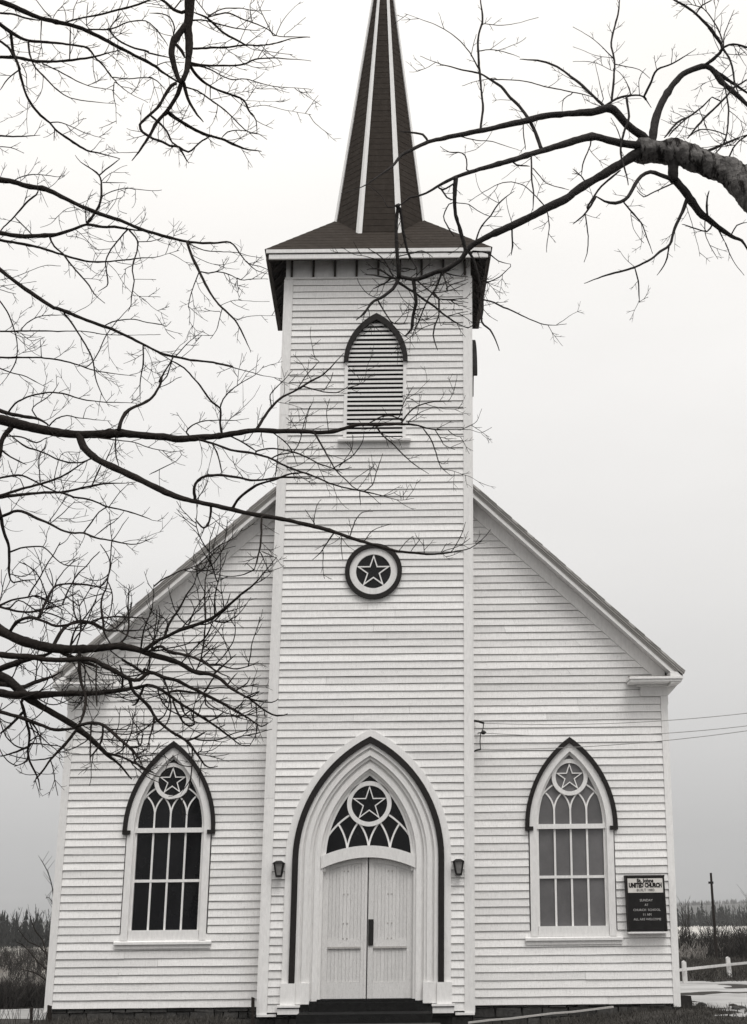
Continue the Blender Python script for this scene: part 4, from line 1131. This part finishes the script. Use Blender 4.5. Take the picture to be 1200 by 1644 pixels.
2 1 335,1158 353,1151
1.6 1 351,1168 362,1163
1.6 1 374,1186 381,1186
2 1 376,1140 387,1131 395,1122
2 1.2 393,1120 416,1110
1.4 1 403,1127 404,1137
1.4 1 425,1141 426,1152
2.5 1.5 299,1189 312,1186 332,1174
1.6 1 316,1210 325,1203
2.5 1 249,1154 243,1177 239,1193 235,1209
2.5 1.5 328,1112 341,1091 349,1083
4 2 35,1128 41,1149 48,1180 45,1205 48,1222 56,1238 62,1253 65,1269
3 1.5 46,1199 27,1207 0,1215
2 1 44,1222 23,1231
2 1 48,1190 58,1183 67,1182
2 1 50,1194 69,1195 98,1198
4 1.5 123,1172 104,1196 85,1215 71,1236 54,1256
4 4 -12,1139 -2,1142 31,1151 48,1157 69,1165 88,1172 121,1170
4 2.5 125,1165 146,1160 160,1162 173,1169 192,1186 208,1200 225,1220 229,1230
2.5 2 165,1163 165,1180 160,1197 146,1215
2.5 1.5 147,1163 145,1197 145,1229
2 1 173,1170 204,1171 210,1158
2 1.2 208,1200 225,1198 229,1184 229,1175 219,1179
1.5 1 162,1186 194,1190 229,1186
3 2 173,1209 196,1216 215,1224 233,1234 250,1242
2 1 215,1224 225,1214 248,1213
3.5 2.5 38,1142 21,1161 0,1178
2 1 50,1159 60,1172 69,1201
2.5 1 248,1147 246,1170 240,1184 240,1205
3.5 1.5 500,692 505,696 515,712 528,735 540,755 555,770 572,785 590,792 612,810
3 1.2 605,685 615,700 630,712 645,728 665,745 689,761
2.5 1.2 678,686 690,702 698,720 708,748 726,764
1.2 0.8 710,745 720,744
2 1 699,690 710,708 715,715 731,722
1.5 1 720,691 732,700 745,701
3 1.2 645,678 658,660 675,650 698,645 712,645 725,645
1 0.8 675,650 661,640
2 1 655,678 675,662 695,654
2.5 2 645,675 630,668 612,669 595,678 582,685
1.7 1 642,668 648,648 658,630 664,620
1.3 0.9 702,688 715,681 725,676
1.7 0.8 740,690 762,680 768,672 774,656
1 0.8 772,695 782,704 790,706
1.5 1 528,692 526,682 525,660 530,640
1.5 1 490,692 492,675 499,651
2 1 585,789 598,778 605,758 615,728
1.5 1 575,785 590,765 601,744
1.3 1 562,775 580,762 601,748
1.5 1 610,796 625,794 638,788
1 0.8 644,802 642,789
1 0.8 648,802 648,789
2 1.2 535,752 555,740 568,730 582,710 585,692
1.5 1 545,750 565,720 566,698
1.5 1 540,755 565,750
1.7 1 578,789 579,811
2.3 1.3 562,862 570,838 582,822 599,821
1.7 1 585,869 598,852 612,846 628,841
2.7 1.5 538,854 525,872 515,888 502,899
2 1 549,858 548,878 551,899
1.5 1 640,885 652,870 664,861
1.5 1 660,886 675,865
1.5 1 682,888 680,866
1.5 1 708,888 718,872
1.7 1 725,886 738,865 748,838
1.3 0.8 712,885 738,876 755,864
1.3 0.8 710,889 722,899
2 1 505,845 505,832 509,812 516,802
1.5 1 505,840 490,818
"""
RIGHT_LIMBS = """
74 38 1330,440 1270,368 1225,322 1180,285 1130,258 1090,243 1055,239 1025,240
15 1 1035,235 990,228 950,220 910,230 870,242 820,258 770,272 725,288 680,312 660,317 649,325 637,331 623,332 616,319 605,307 592,298
16 1.5 1037,222 1013,205 997,189 985,177 974,174 950,180 920,182 905,183 870,187 842,194 809,202 777,209 742,216 714,222 688,228 660,241 643,250 634,263 613,280 589,296 577,302 548,311
17 6 1037,239 1013,253 990,267 967,281 943,295 920,310 912,317 879,334 847,351 809,368 777,383 753,398 739,417 719,431 699,437 673,447 664,448 648,446 640,442
14 6 1048,224 1053,191 1065,161 1079,138 1097,119 1118,109 1135,106 1149,117 1158,131 1179,149 1200,168 1214,180
6 3.5 1130,106 1149,91 1160,77 1153,63 1137,42 1118,23 1097,7 1083,0 1069,-12
4 3 1160,77 1174,100 1181,138 1186,149
4 2.5 1160,77 1177,71 1200,76 1214,81
2 1 1162,75 1165,51 1179,16
2.5 1 1160,68 1153,47 1135,19 1118,9 1083,5
3 2 1118,22 1128,9 1144,0
5 4 1149,114 1165,126 1184,138 1200,149 1214,159
4 3 1104,222 1114,210 1130,191 1153,168 1167,154 1181,138
3 2.5 1181,138 1200,127
4 2 1067,221 1088,196 1107,187 1123,175 1144,156
3 2 1074,219 1083,208 1104,189
5 2 969,173 990,159 1013,153 1032,155 1046,173
4 1.5 1034,155 1044,135 1055,112 1079,103 1107,86 1118,78
1 0.7 1107,89 1149,84
4 2.5 982,161 985,131 987,98 982,68 992,23 995,0 996,-14
5 3 974,174 950,152 932,135 920,125 895,108 870,98 835,95
4 3 1006,155 1010,187 1002,210 997,233 998,252 999,257 1006,281 1009,297
2 1 1013,152 1006,133 995,117 985,110
2 0.8 987,96 971,79 953,63 934,51 920,43
2 1 988,103 1009,107 1027,112 1044,126
1.3 0.8 985,93 955,89 943,84 920,75
1.5 1 969,159 962,128 955,100
1.2 0.8 985,114 953,100 920,99
1.3 1 1027,152 1027,126 1037,110
1.3 0.8 1055,112 1051,89
1.3 0.8 1078,102 1079,77
7 1 870,240 858,209 847,188 833,170 819,156 805,139 791,130 770,118 735,110 700,100 675,90
4 3 772,205 776,177 774,153 769,100 768,60 775,30 772,0 770,-20
2.5 0.8 768,110 755,85 730,58 700,40 650,22
1.5 1 756,90 765,55
2 1.2 770,82 795,80 835,92
1.3 0.8 776,38 815,40 865,28
2 2 960,158 920,148 880,140 840,130 790,128
1 0.7 795,82 830,70 845,60
1.5 0.8 795,125 765,130 742,138
8 6 732,284 730,317 732,345 739,370 746,394 747,402
6 6 640,329 636,360 637,400 640,430 640,447
5 4 643,335 648,372 655,404 661,417 669,430 669,444
7 4 664,448 666,468 668,485 663,508 661,529 650,540
6 3 639,450 631,464 618,474 606,481 596,488 586,502 572,514
5 2.5 640,453 655,463 673,475 695,490 717,507 738,521 752,527
2 1.5 752,526 774,517
2 1 721,507 736,503 752,500
3 2 607,482 617,499 628,516 640,520 655,520
4 3 752,404 761,417 769,444 774,472 775,494 774,517 787,530 796,547 802,563
3 1 776,481 794,486 809,494 815,495 850,512 880,522 910,520
3.5 2 710,437 703,457 692,475 681,494 673,516 661,540
2.5 2 710,437 717,457 719,468
3 1.5 670,450 673,453 692,468 703,479 732,483 752,486
3.5 2.5 705,480 705,505 697,530 697,545 703,562
1.5 1 705,508 708,523 714,516
3 1.5 714,437 728,442 752,444
2 1.2 692,470 714,468 736,461 752,453
2.5 1.2 710,481 725,481 752,479
2 1.2 717,463 725,457 752,448
2 1 725,483 736,490 750,492
2 1 683,494 668,497 655,497
4 2 639,450 624,442 611,433 600,431 589,433
4 2 639,446 620,446 600,442 585,441
3 2 628,447 618,455 600,464
2.5 1.5 631,442 617,417 600,404 589,397
2 1.2 642,411 664,406 677,402 695,413
3 2 644,431 655,431 666,433
2 1.2 670,441 681,431 692,422
3 1.3 760,403 783,406 800,419 820,424
2.5 1 774,457 783,453 802,444 820,428
3.5 2 854,247 854,270 855,293 857,312 856,338
3 2 821,257 830,265 851,267
2 1.2 856,270 868,284 879,295 914,305
2 1 875,331 858,312 842,298 821,292 800,296 772,311 753,324
2 1.2 877,333 882,361 879,387 878,405
3 2 763,389 774,363 788,347 800,328 812,317 826,307
3 2 822,366 823,394 821,410
1.2 0.8 802,326 784,317 772,307 765,291 764,279
1.2 0.8 822,359 816,335 813,317
2 1 735,326 753,328 767,338 786,347 807,348
3 3 702,298 711,305 728,296
3 2.5 709,304 718,317 728,321
2.5 1.2 749,272 749,256 742,246 721,244 707,235
1.3 1 742,246 763,240 779,228 791,211
2 1.5 840,198 841,221 844,240
2 1 739,219 765,225 786,226 809,233 833,241
4 2 688,228 679,216 660,213 658,212 640,212
2.5 2 730,380 721,366 713,347 721,328
2 1 917,152 905,160 903,179
22 17 1081,243 1081,264 1081,290
14 4 1083,288 1093,299 1107,318 1123,341 1139,353 1153,365 1174,379 1191,386 1200,400 1207,414
6 2 1104,318 1093,346 1083,367 1076,393 1060,404 1046,416 1020,429 995,436 967,444 938,455
3 2 1020,430 1025,451 1027,486
3 1.5 1075,395 1069,421 1055,442
1.3 0.8 1027,485 1041,477
8 4 1079,288 1060,281 1044,276 1030,283 1020,297 1013,311 1004,320 988,326 971,323 957,315
4 2 957,315 941,341 920,360
4 3 997,273 976,290 960,306 943,334
2.5 1.5 940,344 945,379 943,407 938,421
3 1.2 1002,325 1013,339 1030,358 1039,381 1048,407
1.2 0.7 1013,341 1018,367 1034,390
3 2 1081,295 1072,298 1051,308 1034,316 1023,306
3 2 1144,360 1135,372 1118,367 1095,360
3 1.5 1153,365 1165,390
2.5 1.5 1174,379 1184,362 1200,357
2 1 1132,348 1134,381 1153,416
2 1 1165,390 1177,418 1195,442
4 3 1137,351 1135,325 1139,306
6 3 1135,243 1167,229 1191,219
3 2 1144,252 1165,224 1170,177 1163,131
3 2 1167,261 1181,233 1200,217
3 2 1179,268 1200,264 1209,261
2.5 2 1107,219 1123,208 1149,210 1167,217
2.5 2 948,234 936,264 934,281
2.5 2 943,297 934,283 920,271
2.5 2 1018,259 1032,263 1046,261
2 1 997,224 992,210 981,189
"""

def parse_limbs(s):
    r = []
    for l in s.strip().splitlines():
        t = l.split(); r.append((float(t[0]), float(t[1]), [tuple(map(float, q.split(','))) for q in t[2:]]))
    return r
def catmull(pts, step=6.0):
    if len(pts) == 2:
        a, b = pts; mid = ((a[0]+b[0])/2+random.uniform(-.03, .03)*math.dist(a, b), (a[1]+b[1])/2+random.uniform(-.03, .03)*math.dist(a, b)); pts = [a, mid, b]
    P_ = [pts[0]]+pts+[pts[-1]]; o = []
    for i in range(1, len(P_)-2):
        p0, p1, p2, p3 = P_[i-1], P_[i], P_[i+1], P_[i+2]
        n = max(2, int(math.dist(p1, p2)/step))
        for k in range(n):
            t = k/n
            o.append(tuple(0.5*((2*p1[d])+(-p0[d]+p2[d])*t+(2*p0[d]-5*p1[d]+4*p2[d]-p3[d])*t*t+(-p0[d]+3*p1[d]-3*p2[d]+p3[d])*t**3) for d in (0, 1)))
    o.append(pts[-1]); return o

def sprig(mb, rnd, a, ang, L, Y, dy, w, depth):
    """A thin twig from pixel a of the traced limb, with forks."""
    m = max(2, int(L/6)); q = [a]; aa = ang; bend = rnd.uniform(-.09, .09)
    for s in range(m):
        aa += bend+rnd.uniform(-.16, .16)+.07*math.sin(-PI/2-aa)
        q.append((q[-1][0]+math.cos(aa)*L/m, q[-1][1]+math.sin(aa)*L/m))
    pp_ = [at_y(c_[0], c_[1], Y+dy*L/100*i/m) for i, c_ in enumerate(q)]
    w = max(.72, min(w, .6+L*.026))
    rr = [.5*w*(p-CAM).dot(_f)/F_PX*(1.1-.5*i/m) for i, p in enumerate(pp_)]
    mb.tube(pp_, rr, 3, cap=False)
    if depth and L > 11:
        sd = rnd.choice((-1, 1))
        for _ in range(rnd.randint(1, 1+int(L/16))):
            j = rnd.randint(1, m-1) if m > 1 else 1
            sd = -sd
            sprig(mb, rnd, q[j], aa+sd*rnd.uniform(.4, .9), L*rnd.uniform(.2, .55), Y+dy*L/100*j/m, dy, w*.8, depth-1)

def grow_tree(name, label, data, tx, ty, tr, th, barkm, limbm, spur, inframe, seed, dense_at):
    rnd = random.Random(seed)
    z0 = ground_z(tx, ty)
    org = (tx, ty, z0)
    root = thing(name, label, 'tree', org)
    tp = [Vector((tx+0.10*math.sin(k*0.9), ty+0.08*math.cos(k*0.7), z0-0.3+(th+.3)*k/10)) for k in range(11)]
    mb = MB(); mb.tube(tp, [tr*(1.35 if k == 0 else 1.0)*(1-0.6*k/10) for k in range(11)], 12); mb.build('trunk', barkm, root, org, smooth=True)
    limbs = parse_limbs(data)
    order_ = sorted(range(len(limbs)), key=lambda i: -max(limbs[i][0], limbs[i][1]))
    done = []                                    # (px samples, depths)
    for oi in order_:
        w0, w1, pts = limbs[oi]
        px = catmull(pts)
        n = len(px)
        length = sum(math.dist(px[i], px[i+1]) for i in range(n-1))
        isroot = inframe(pts[0]) and w0 >= 2.0
        par = None
        if isroot or not done:
            Y0 = ty+rnd.uniform(-.5, .5); flip = False; drift = rnd.uniform(-1.1, 1.1)*length/700
        else:
            best = None
            for end in (0, -1):
                ex, ey = px[end]
                for bi, (bpx, bY, bo) in enumerate(done):
                    for k in range(0, len(bpx), 2):
                        d = (bpx[k][0]-ex)**2+(bpx[k][1]-ey)**2 + (0 if end == 0 else 9)
                        if best is None or d < best[0]: best = (d, end, bY[k], bi, bpx[k])
            Y0 = best[2]; flip = best[1] == -1; par = done[best[3]][2]
            if 6 < best[0] < 1600:
                px = px+[best[4]] if flip else [best[4]]+px
                n = len(px)
            drift = rnd.uniform(-.35, .35)*length/110
        ph = rnd.uniform(0, 6)
        Ys = []
        for k in range(n):
            t = k/(n-1); t = 1-t if flip else t
            Ys.append(Y0+drift*t+0.10*length/200*math.sin(t*4+ph)*t)
        P3, R3 = [], []
        jx = jy = jr = 0.0
        name_low = label.startswith('leafless tree whose'); wide_end = (w1 if not flip else w0) > 5
        for k in range(n):
            t = k/(n-1); w = w0+(w1-w0)*t
            if 0 < k < n-1:
                q_ = 0 if w0 > 25 else .42; jx = jx*.6+rnd.uniform(-q_, q_); jy = jy*.6+rnd.uniform(-q_, q_)
            else: jx = jy = 0
            p = at_y(px[k][0]+jx, px[k][1]+jy, Ys[k])
            d = (p-CAM).dot(_f)
            jr = jr*.75+rnd.uniform(-.085, .085)*(0 if w0 > 25 else 1)
            if px[k][1] > 930 and px[k][0] < 470 and name_low: w *= 1.0+.45*min(1, (px[k][1]-930)/60)
            tt = 1-t if flip else t
            if tt > .8 and not wide_end: w *= 1-.55*(tt-.8)/.2
            r = max(w, 0.9)*0.5*d/F_PX*(1+jr)
            if rnd.random() < 0.06 and w < 14: r *= 1.2
            P3.append(p); R3.append(r)
        if isroot:                                # join the limb to the trunk beyond the frame
            a = P3[0]; zt = max(z0+2.2, a.z-0.35*abs(a.x-tx)); zt = a.z+0.9 if pts[0][1] < -30 else a.z-1.1 if w0 > 25 else min(zt, z0+th-.4)
            b = Vector((tx, ty, zt)); m = a.lerp(b, .5)+Vector((0, rnd.uniform(-.12, .12), rnd.uniform(-.12, .05)))
            P3 = [b, m]+P3; R3 = [R3[0]*1.35+.006, R3[0]*1.15+.002]+R3
        wm = max(w0, w1)
        sides = 4 if wm < 2 else 5 if wm < 4 else 7 if wm < 9 else 10 if wm < 25 else 20
        thin = wm < 2.5 and par is not None
        tgt = par['tw'] if thin else None
        mbt = tgt if thin else MB()
        if wm > 25:                               # a gnarled big limb: knots and bulges
            P4, R4 = [], []
            for k in range(len(P3)-1):
                for q in range(4):
                    t = q/4; P4.append(P3[k].lerp(P3[k+1], t)); R4.append(R3[k]+(R3[k+1]-R3[k])*t)
            i0 = len(mbt.v); mbt.tube(P4, R4, 28)
            for i in range(i0, len(mbt.v)):
                v = Vector(mbt.v[i]); nz_ = noise.noise(v*2.3)*0.050+noise.noise(v*6+Vector((3, 1, 7)))*0.035-abs(noise.noise(v*13))*0.030+noise.noise(v*30)*0.008
                ring = P4[(i-i0)//28]; mbt.v[i] = tuple(v+(v-ring).normalized()*nz_)
        else:
            mbt.tube(P3, R3, sides)
        if thin: me = par
        else: me = dict(mb=mbt, tw=MB(), root=isroot, w=wm)
        done.append((px, Ys, me))
        # side twigs: alternate, fairly straight, forking once or twice
        if wm < 10.5:
            k = rnd.randint(1, 4); side = rnd.choice((-1, 1))
            while k < n-1:
                a = px[k]; b = px[k+1]; dx, dy = b[0]-a[0], b[1]-a[1]
                if flip: dx, dy = -dx, -dy
                dense = dense_at(a)
                side = -side if rnd.random() < .75 else side
                ang = math.atan2(dy, dx)+side*rnd.uniform(.45, 1.0)
                L = min(rnd.expovariate(1/(spur[0]*dense[0]))+4, spur[1]*dense[0]) * (1.2 if wm > 2 else .75)
                sprig(me['tw'], rnd, a, ang, L, Ys[k], rnd.uniform(-.35, .35), dense[2], 2)
                k += max(1, int(rnd.expovariate(1/(spur[2]*dense[1]))/6)+1)
    seen = set()
    for px, Ys, me in done:
        if id(me) in seen: continue
        seen.add(id(me))
        b = me['mb'].build('branch', 'bark3' if me['w'] > 25 else limbm, root, org, smooth=True, fixn=False)
        if me['w'] > 25: b['label'] = 'thick gnarled grey limb'
        if me['tw'].v:
            me['tw'].build('twigs', 'twig', b, org, kind='stuff', fixn=False)
    return root

grow_tree('bare_tree', 'leafless tree whose dark branches reach across the left half of the view', LEFT_LIMBS, -4.7, -13.3, 0.27, 14.0, 'bark', 'bark',
          (13, 55, 19), lambda p: p[0] < -3 or p[1] < -30, 11,
          lambda p: (1.6, .26, 2.9) if p[1] > 940 and p[0] < 330 else (1.5, .40, 2.3) if p[1] > 880 else (1.3, .6, 1.25) if p[1] < 300 and p[0] > 100 else (1.25, .75, 1.15))
grow_tree('bare_tree', 'leafless tree with a thick gnarled grey limb reaching in at the upper right', RIGHT_LIMBS, 5.1, -13.6, 0.34, 11.5, 'bark2', 'bark2',
          (13, 50, 22), lambda p: p[0] > 1260 and p[1] > 400, 23,
          lambda p: (1.9, .45, 1.3) if p[0] > 1090 and p[1] < 330 else (1.3, .6, 1.5) if p[0] < 800 and p[1] > 400 else (1, 1, 1.1))

# ------------------------------------------------------------------ land behind
M['conifer'] = material('dark_conifer', (0.014, 0.0145, 0.0135), 0.95, 0.5, 0.5, rand=0.0)
M['brush'] = material('dark_bare_brush', (0.032, 0.029, 0.027), 0.95, 0.5, 1.5)
M['dry'] = material('dry_pale_stems', (0.22, 0.205, 0.19), 0.95, 0.4, 1.0)
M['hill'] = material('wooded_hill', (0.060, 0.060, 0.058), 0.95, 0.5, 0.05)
M['blade'] = material('winter_grass_blades', (0.050, 0.046, 0.041), 0.95, 0.6, 1.0, stain=((0.16, 0.15, 0.135), 2.0, 0.60, 0.1, (1, 1, 1)))
rf_ = random.Random(5)
def conifer(mb, x, y, z, h, r, rnd):
    lv_ = 7
    mb.tube([(x, y, z), (x, y, z+h*.95)], [r*.08, r*.02], 3)
    for k in range(lv_):
        t = (k+rnd.uniform(-.3, .3))/lv_
        zb = z+h*(.08+.84*max(0, t)); rr = r*(1-t)**.8*rnd.uniform(.6, 1.15)+.06
        for q in range(6):                        # separate drooping boughs
            a = rnd.uniform(0, 2*PI); s = rr*rnd.uniform(.5, 1.2); c, sn = math.cos(a), math.sin(a); w = s*.34+.05
            i = len(mb.v)
            mb.v += [(x-sn*w, y+c*w, zb+h*.05), (x+c*s, y+sn*s, zb-rnd.uniform(0, .07)*h), (x+sn*w, y-c*w, zb+h*.05), (x+c*s*.3, y+sn*s*.3, zb+h*.12)]
            mb.f.extend([(i, i+1, i+3), (i+1, i+2, i+3)])
def wood(name, label, xr, yr, N, hr, seed, bare=0.35):
    rnd = random.Random(seed); mb = MB()
    for _ in range(N):
        x, y = rnd.uniform(*xr), rnd.uniform(*yr); z = ground_z(x, y); h = hr[0]+(hr[1]-hr[0])*rnd.random()**1.7
        if rnd.random() < bare:
            mb.tube([(x, y, z), (x+rnd.uniform(-.3, .3), y, z+h*.6), (x+rnd.uniform(-.5, .5), y, z+h)], [.10, .07, .03], 3)
            for _k in range(7):
                t = rnd.uniform(.3, .95); a = rnd.uniform(0, 6.28); l = h*(1-t)*.6+.4
                mb.tube([(x, y, z+h*t), (x+math.cos(a)*l*.5, y+math.sin(a)*l*.5, z+h*t+l*.7)], [.045, .015], 3, cap=False)
        else: conifer(mb, x, y, z, h, h*rnd.uniform(.14, .24), rnd)
    o = mb.build(name, 'conifer', kind='stuff', fixn=False); tag(o, label, 'wood')
wood('far_wood', 'dark conifer wood beyond the field left of the church', (-150, -34), (205, 250), 1100, (3.0, 6.9), 3, 0.5)
wood('far_wood', 'dark wood beyond the pale field right of the church', (70, 340), (400, 500), 2100, (3.6, 8.0), 4, 0.5)
# rounded far hill
mb = MB(); nx = 60
for j, (dy, zz) in enumerate(((0, 0), (60, .55), (140, .9), (240, 1.0), (420, .8))):
    for i in range(nx+1):
        x = -900+2200*i/nx
        top = 24+4*math.sin(i*.35)+3*noise.noise(Vector((i*.3, j, 0)))
        if x < -250: top *= .45
        mb.v.append((x, 1300+dy, -1+zz*top))
for j in range(4):
    for i in range(nx): a = j*(nx+1)+i; mb.f.append((a, a+1, a+nx+2, a+nx+1))
mb.build('far_hill', 'hill', smooth=True, kind='structure', fixn=False)
mb = MB(); rnd = random.Random(9)
for _ in range(1500):
    x = rnd.uniform(180, 760); y = 1300+rnd.choice((140, 200, 240, 240)); z = 18
    conifer(mb, x, y, 17+4*math.sin((x+900)/2200*nx*.35), rnd.uniform(5, 10), rnd.uniform(2, 3.4), rnd)
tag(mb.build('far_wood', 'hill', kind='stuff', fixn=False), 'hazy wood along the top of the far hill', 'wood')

def stems(mb, rnd, x, y, h, n, spread, r0):
    z = ground_z(x, y)
    for _ in range(n):
        a = rnd.uniform(0, 6.28); l = rnd.uniform(.1, 1)*spread; hh = h*rnd.uniform(.55, 1.1)
        b = Vector((x+rnd.uniform(-.15, .15), y+rnd.uniform(-.15, .15), z-.03)); m = b+Vector((math.cos(a)*l*.35, math.sin(a)*l*.35, hh*.55)); e_ = b+Vector((math.cos(a)*l, math.sin(a)*l, hh))
        mb.tube([b, m, e_], [r0, r0*.7, r0*.35], 3, cap=False)
        for _k in range(3):
            t = rnd.uniform(.35, .95); p = b.lerp(m, t*2) if t < .5 else m.lerp(e_, t*2-1)
            a2 = rnd.uniform(0, 6.28); l2 = hh*.25
            mb.tube([p, p+Vector((math.cos(a2)*l2*.6, math.sin(a2)*l2*.6, l2*.8))], [r0*.5, r0*.25], 3, cap=False)
# brush bank behind the fence, hedge behind the drive
mb = MB(); rnd = random.Random(12); mb2 = MB()
for _ in range(1150):
    y = rnd.uniform(40, 58); x = (y+24)*rnd.uniform(.19, .345)
    n_ = noise.noise(Vector((x*.55, y*.25, 2)))
    if n_ > -.05: stems(mb, rnd, x, y, rnd.uniform(.5, 1.15)*(1+n_)*(1.9 if rnd.random() < .05 else 1), 6, .5, .020)
    else: stems(mb2, rnd, x, y, rnd.uniform(.4, .9), 5, .4, .016)
tag(mb2.build('dry_grass', 'dry', kind='stuff', fixn=False), 'pale dry stems between the brush behind the white fence', 'grass')
tag(mb.build('brush', 'brush', kind='stuff', fixn=False), 'dark leafless brush behind the white fence', 'brush')
mb = MB()
for _ in range(1300):
    y = rnd.uniform(17, 40); x = (y+24)*rnd.uniform(.19, .345)
    stems(mb, rnd, x, y, rnd.uniform(.12, .32), 5, .25, .010)
tag(mb.build('rough_grass', 'blade', kind='stuff', fixn=False), 'rough dark grass slope behind the white fence', 'grass')
mb = MB()
for _ in range(420):
    x = rnd.uniform(-16, -5.6); y = 6.6+rnd.uniform(0, 2.2)
    stems(mb, rnd, x, y, rnd.uniform(.35, .62), 12, .35, .011)
tag(mb.build('hedge_brush', 'brush', kind='stuff', fixn=False), 'low dark tangled brush along the left drive', 'brush')
mb = MB()
for _ in range(1600):
    y = rnd.uniform(9, 70); x = -(y+24)*rnd.uniform(.19, .345)
    stems(mb, rnd, x, y, rnd.uniform(.12, .40), 4, .3, .010)
tag(mb.build('dry_grass', 'dry', kind='stuff', fixn=False), 'pale dry grass in the field left of the church', 'grass')
mb = MB()
for _ in range(330):
    y = rnd.uniform(20, 95); x = -(y+24)*rnd.uniform(.19, .345)
    stems(mb, rnd, x, y, rnd.uniform(.3, .9), 8, .5, .014)
tag(mb.build('field_brush', 'brush', kind='stuff', fixn=False), 'scattered dark brush in the left field', 'brush')

# bare shrub half hidden behind the left corner
def bare_shrub(px, Y, strokes, label, seed):
    rnd = random.Random(seed)
    b = at_y(px, 1500, Y); b = Vector((b.x, Y, ground_z(b.x, Y)))
    t = thing('bare_shrub', label, 'shrub', tuple(b))
    tw = MB(); first = None
    for pts in strokes:
        q = catmull(pts, 8); p3 = [at_y(x, y, Y+.3*math.sin(i*.3+pts[0][0])) for i, (x, y) in enumerate(q)]
        mb = MB(); mb.tube(p3, [.026-.018*i/(len(q)-1) for i in range(len(q))], 5); o = mb.build('stem', 'bark', t, tuple(b)); first = first or o
        for i in range(1, len(q)):
            if rnd.random() < .8:
                a = rnd.uniform(0, 6.28); l = rnd.uniform(.1, .4)
                tw.tube([p3[i], p3[i]+Vector((math.cos(a)*l*.6, math.sin(a)*l*.4, l*.7))], [.006, .003], 3, cap=False)
    tw.build('twigs', 'twig', first, tuple(b), kind='stuff', fixn=False)
bare_shrub(86, 9.0, [[(86, 1592), (80, 1560), (76, 1535), (68, 1508), (58, 1496), (48, 1470)], [(86, 1592), (74, 1556), (62, 1545), (50, 1530), (38, 1518), (26, 1512)], [(86, 1592), (84, 1500), (86, 1440), (80, 1408), (72, 1390), (66, 1380)],
                     [(86, 1592), (88, 1520), (84, 1448), (74, 1442)], [(86, 1592), (70, 1570), (52, 1560), (34, 1556)], [(86, 1592), (78, 1540), (64, 1520), (46, 1512), (30, 1492)]],
           'bare leafless shrub half hidden behind the left corner of the church', 31)

# grass blades on the near ground
mb = MB(); rnd = random.Random(14)
def blade(x, y, h, lean_):
    z = ground_z(x, y); a = rnd.uniform(0, 6.28); w = rnd.uniform(.004, .009)
    c, s = math.cos(a), math.sin(a); tx_, ty_ = rnd.uniform(-1, 1)*lean_, rnd.uniform(-1, 1)*lean_
    i = len(mb.v)
    mb.v += [(x-c*w, y-s*w, z-.01), (x+c*w, y+s*w, z-.01), (x+c*w*.6+tx_*.4, y+s*w*.6+ty_*.4, z+h*.6), (x-c*w*.6+tx_*.4, y-s*w*.6+ty_*.4, z+h*.6), (x+tx_, y+ty_, z+h)]
    mb.f.extend([(i, i+1, i+2, i+3), (i+3, i+2, i+4)])
for _ in range(52000):
    x = rnd.uniform(-8.5, 8.0); y = -5.0+5.2*rnd.random()
    if x > 5.35 + 0.7*ED(x*2, y*2) and rnd.random() < .93: continue
    if x < -5.45 and (y > -1.1 or rnd.random() < .4): continue
    if -1.25 < x < 1.1 and y > -1.6: continue
    if y > -0.08 and -5.6 < x < 5.2: continue
    if y > -0.55 and -2.05 < x < 1.7: continue
    if noise.noise(Vector((x*.8, y*.8, 7))) < -.25 and rnd.random() < .7: continue
    blade(x, y, rnd.uniform(.02, .085)*(1.5 if y > -.6 else 1), .05)
tag(mb.build('grass', 'blade', kind='stuff', fixn=False), 'short dark winter grass in front of the church', 'grass')
mb = MB()
for _ in range(70):
    x = rnd.uniform(-7.6, -5.3); y = rnd.uniform(-1.6, 0.4); z = ground_z(x, y); h = rnd.uniform(.15, .45)
    p = Vector((x, y, z)); l = Vector((rnd.uniform(-.15, .15), rnd.uniform(-.1, .1), h))
    mb.tube([p, p+l*.55+Vector((rnd.uniform(-.02, .02), 0, 0)), p+l], [.005, .004, .002], 3, cap=False)
tag(mb.build('weeds', 'brush', kind='stuff', fixn=False), 'thin dark weed stalks by the left corner of the church', 'weeds')

# stones and clods along the yard's edge
for k in range(26):
    x = rnd.uniform(5.4, 7.6); y = rnd.uniform(-2.2, 0.9); z = ground_z(x, y); r = rnd.uniform(.03, .09)
    b = bmesh.new(); bmesh.ops.create_icosphere(b, subdivisions=2, radius=r)
    for v in b.verts: v.co *= 1+.35*noise.noise(v.co*14+Vector((k, 0, 0))); v.co.z *= .6
    me = bpy.data.meshes.new('stone'); b.to_mesh(me); b.free(); me.materials.append(M['soil'] if k % 2 else M['stone'])
    o = bpy.data.objects.new('loose_stone', me); COL.objects.link(o); o.location = (x, y, z+r*.2)
    tag(o, 'small loose stone at the edge of the gravel by the right corner', 'stone', 'loose stones by the right corner')

# ------------------------------------------------------------------ air
hz = MB(); hz.hexa([(-1900, -40, -8), (1900, -40, -8), (1900, -40, 46), (-1900, -40, 46), (-1900, 2100, -8), (1900, 2100, -8), (1900, 2100, 46), (-1900, 2100, 46)])
hm = bpy.data.materials.new('thin_haze'); hm.use_nodes = True
hn, hl = hm.node_tree.nodes, hm.node_tree.links
hn.clear(); ho = hn.new('ShaderNodeOutputMaterial'); pv = hn.new('ShaderNodeVolumePrincipled')
pv.inputs['Color'].default_value = (0.86, 0.86, 0.86, 1); pv.inputs['Density'].default_value = HAZE; pv.inputs['Anisotropy'].default_value = 0.0
hl.new(pv.outputs[0], ho.inputs['Volume'])
hzo = hz.build('haze', hm, kind='stuff'); hzo['label'] = 'thin grey winter haze over the fields and hill'; hzo['category'] = 'haze'
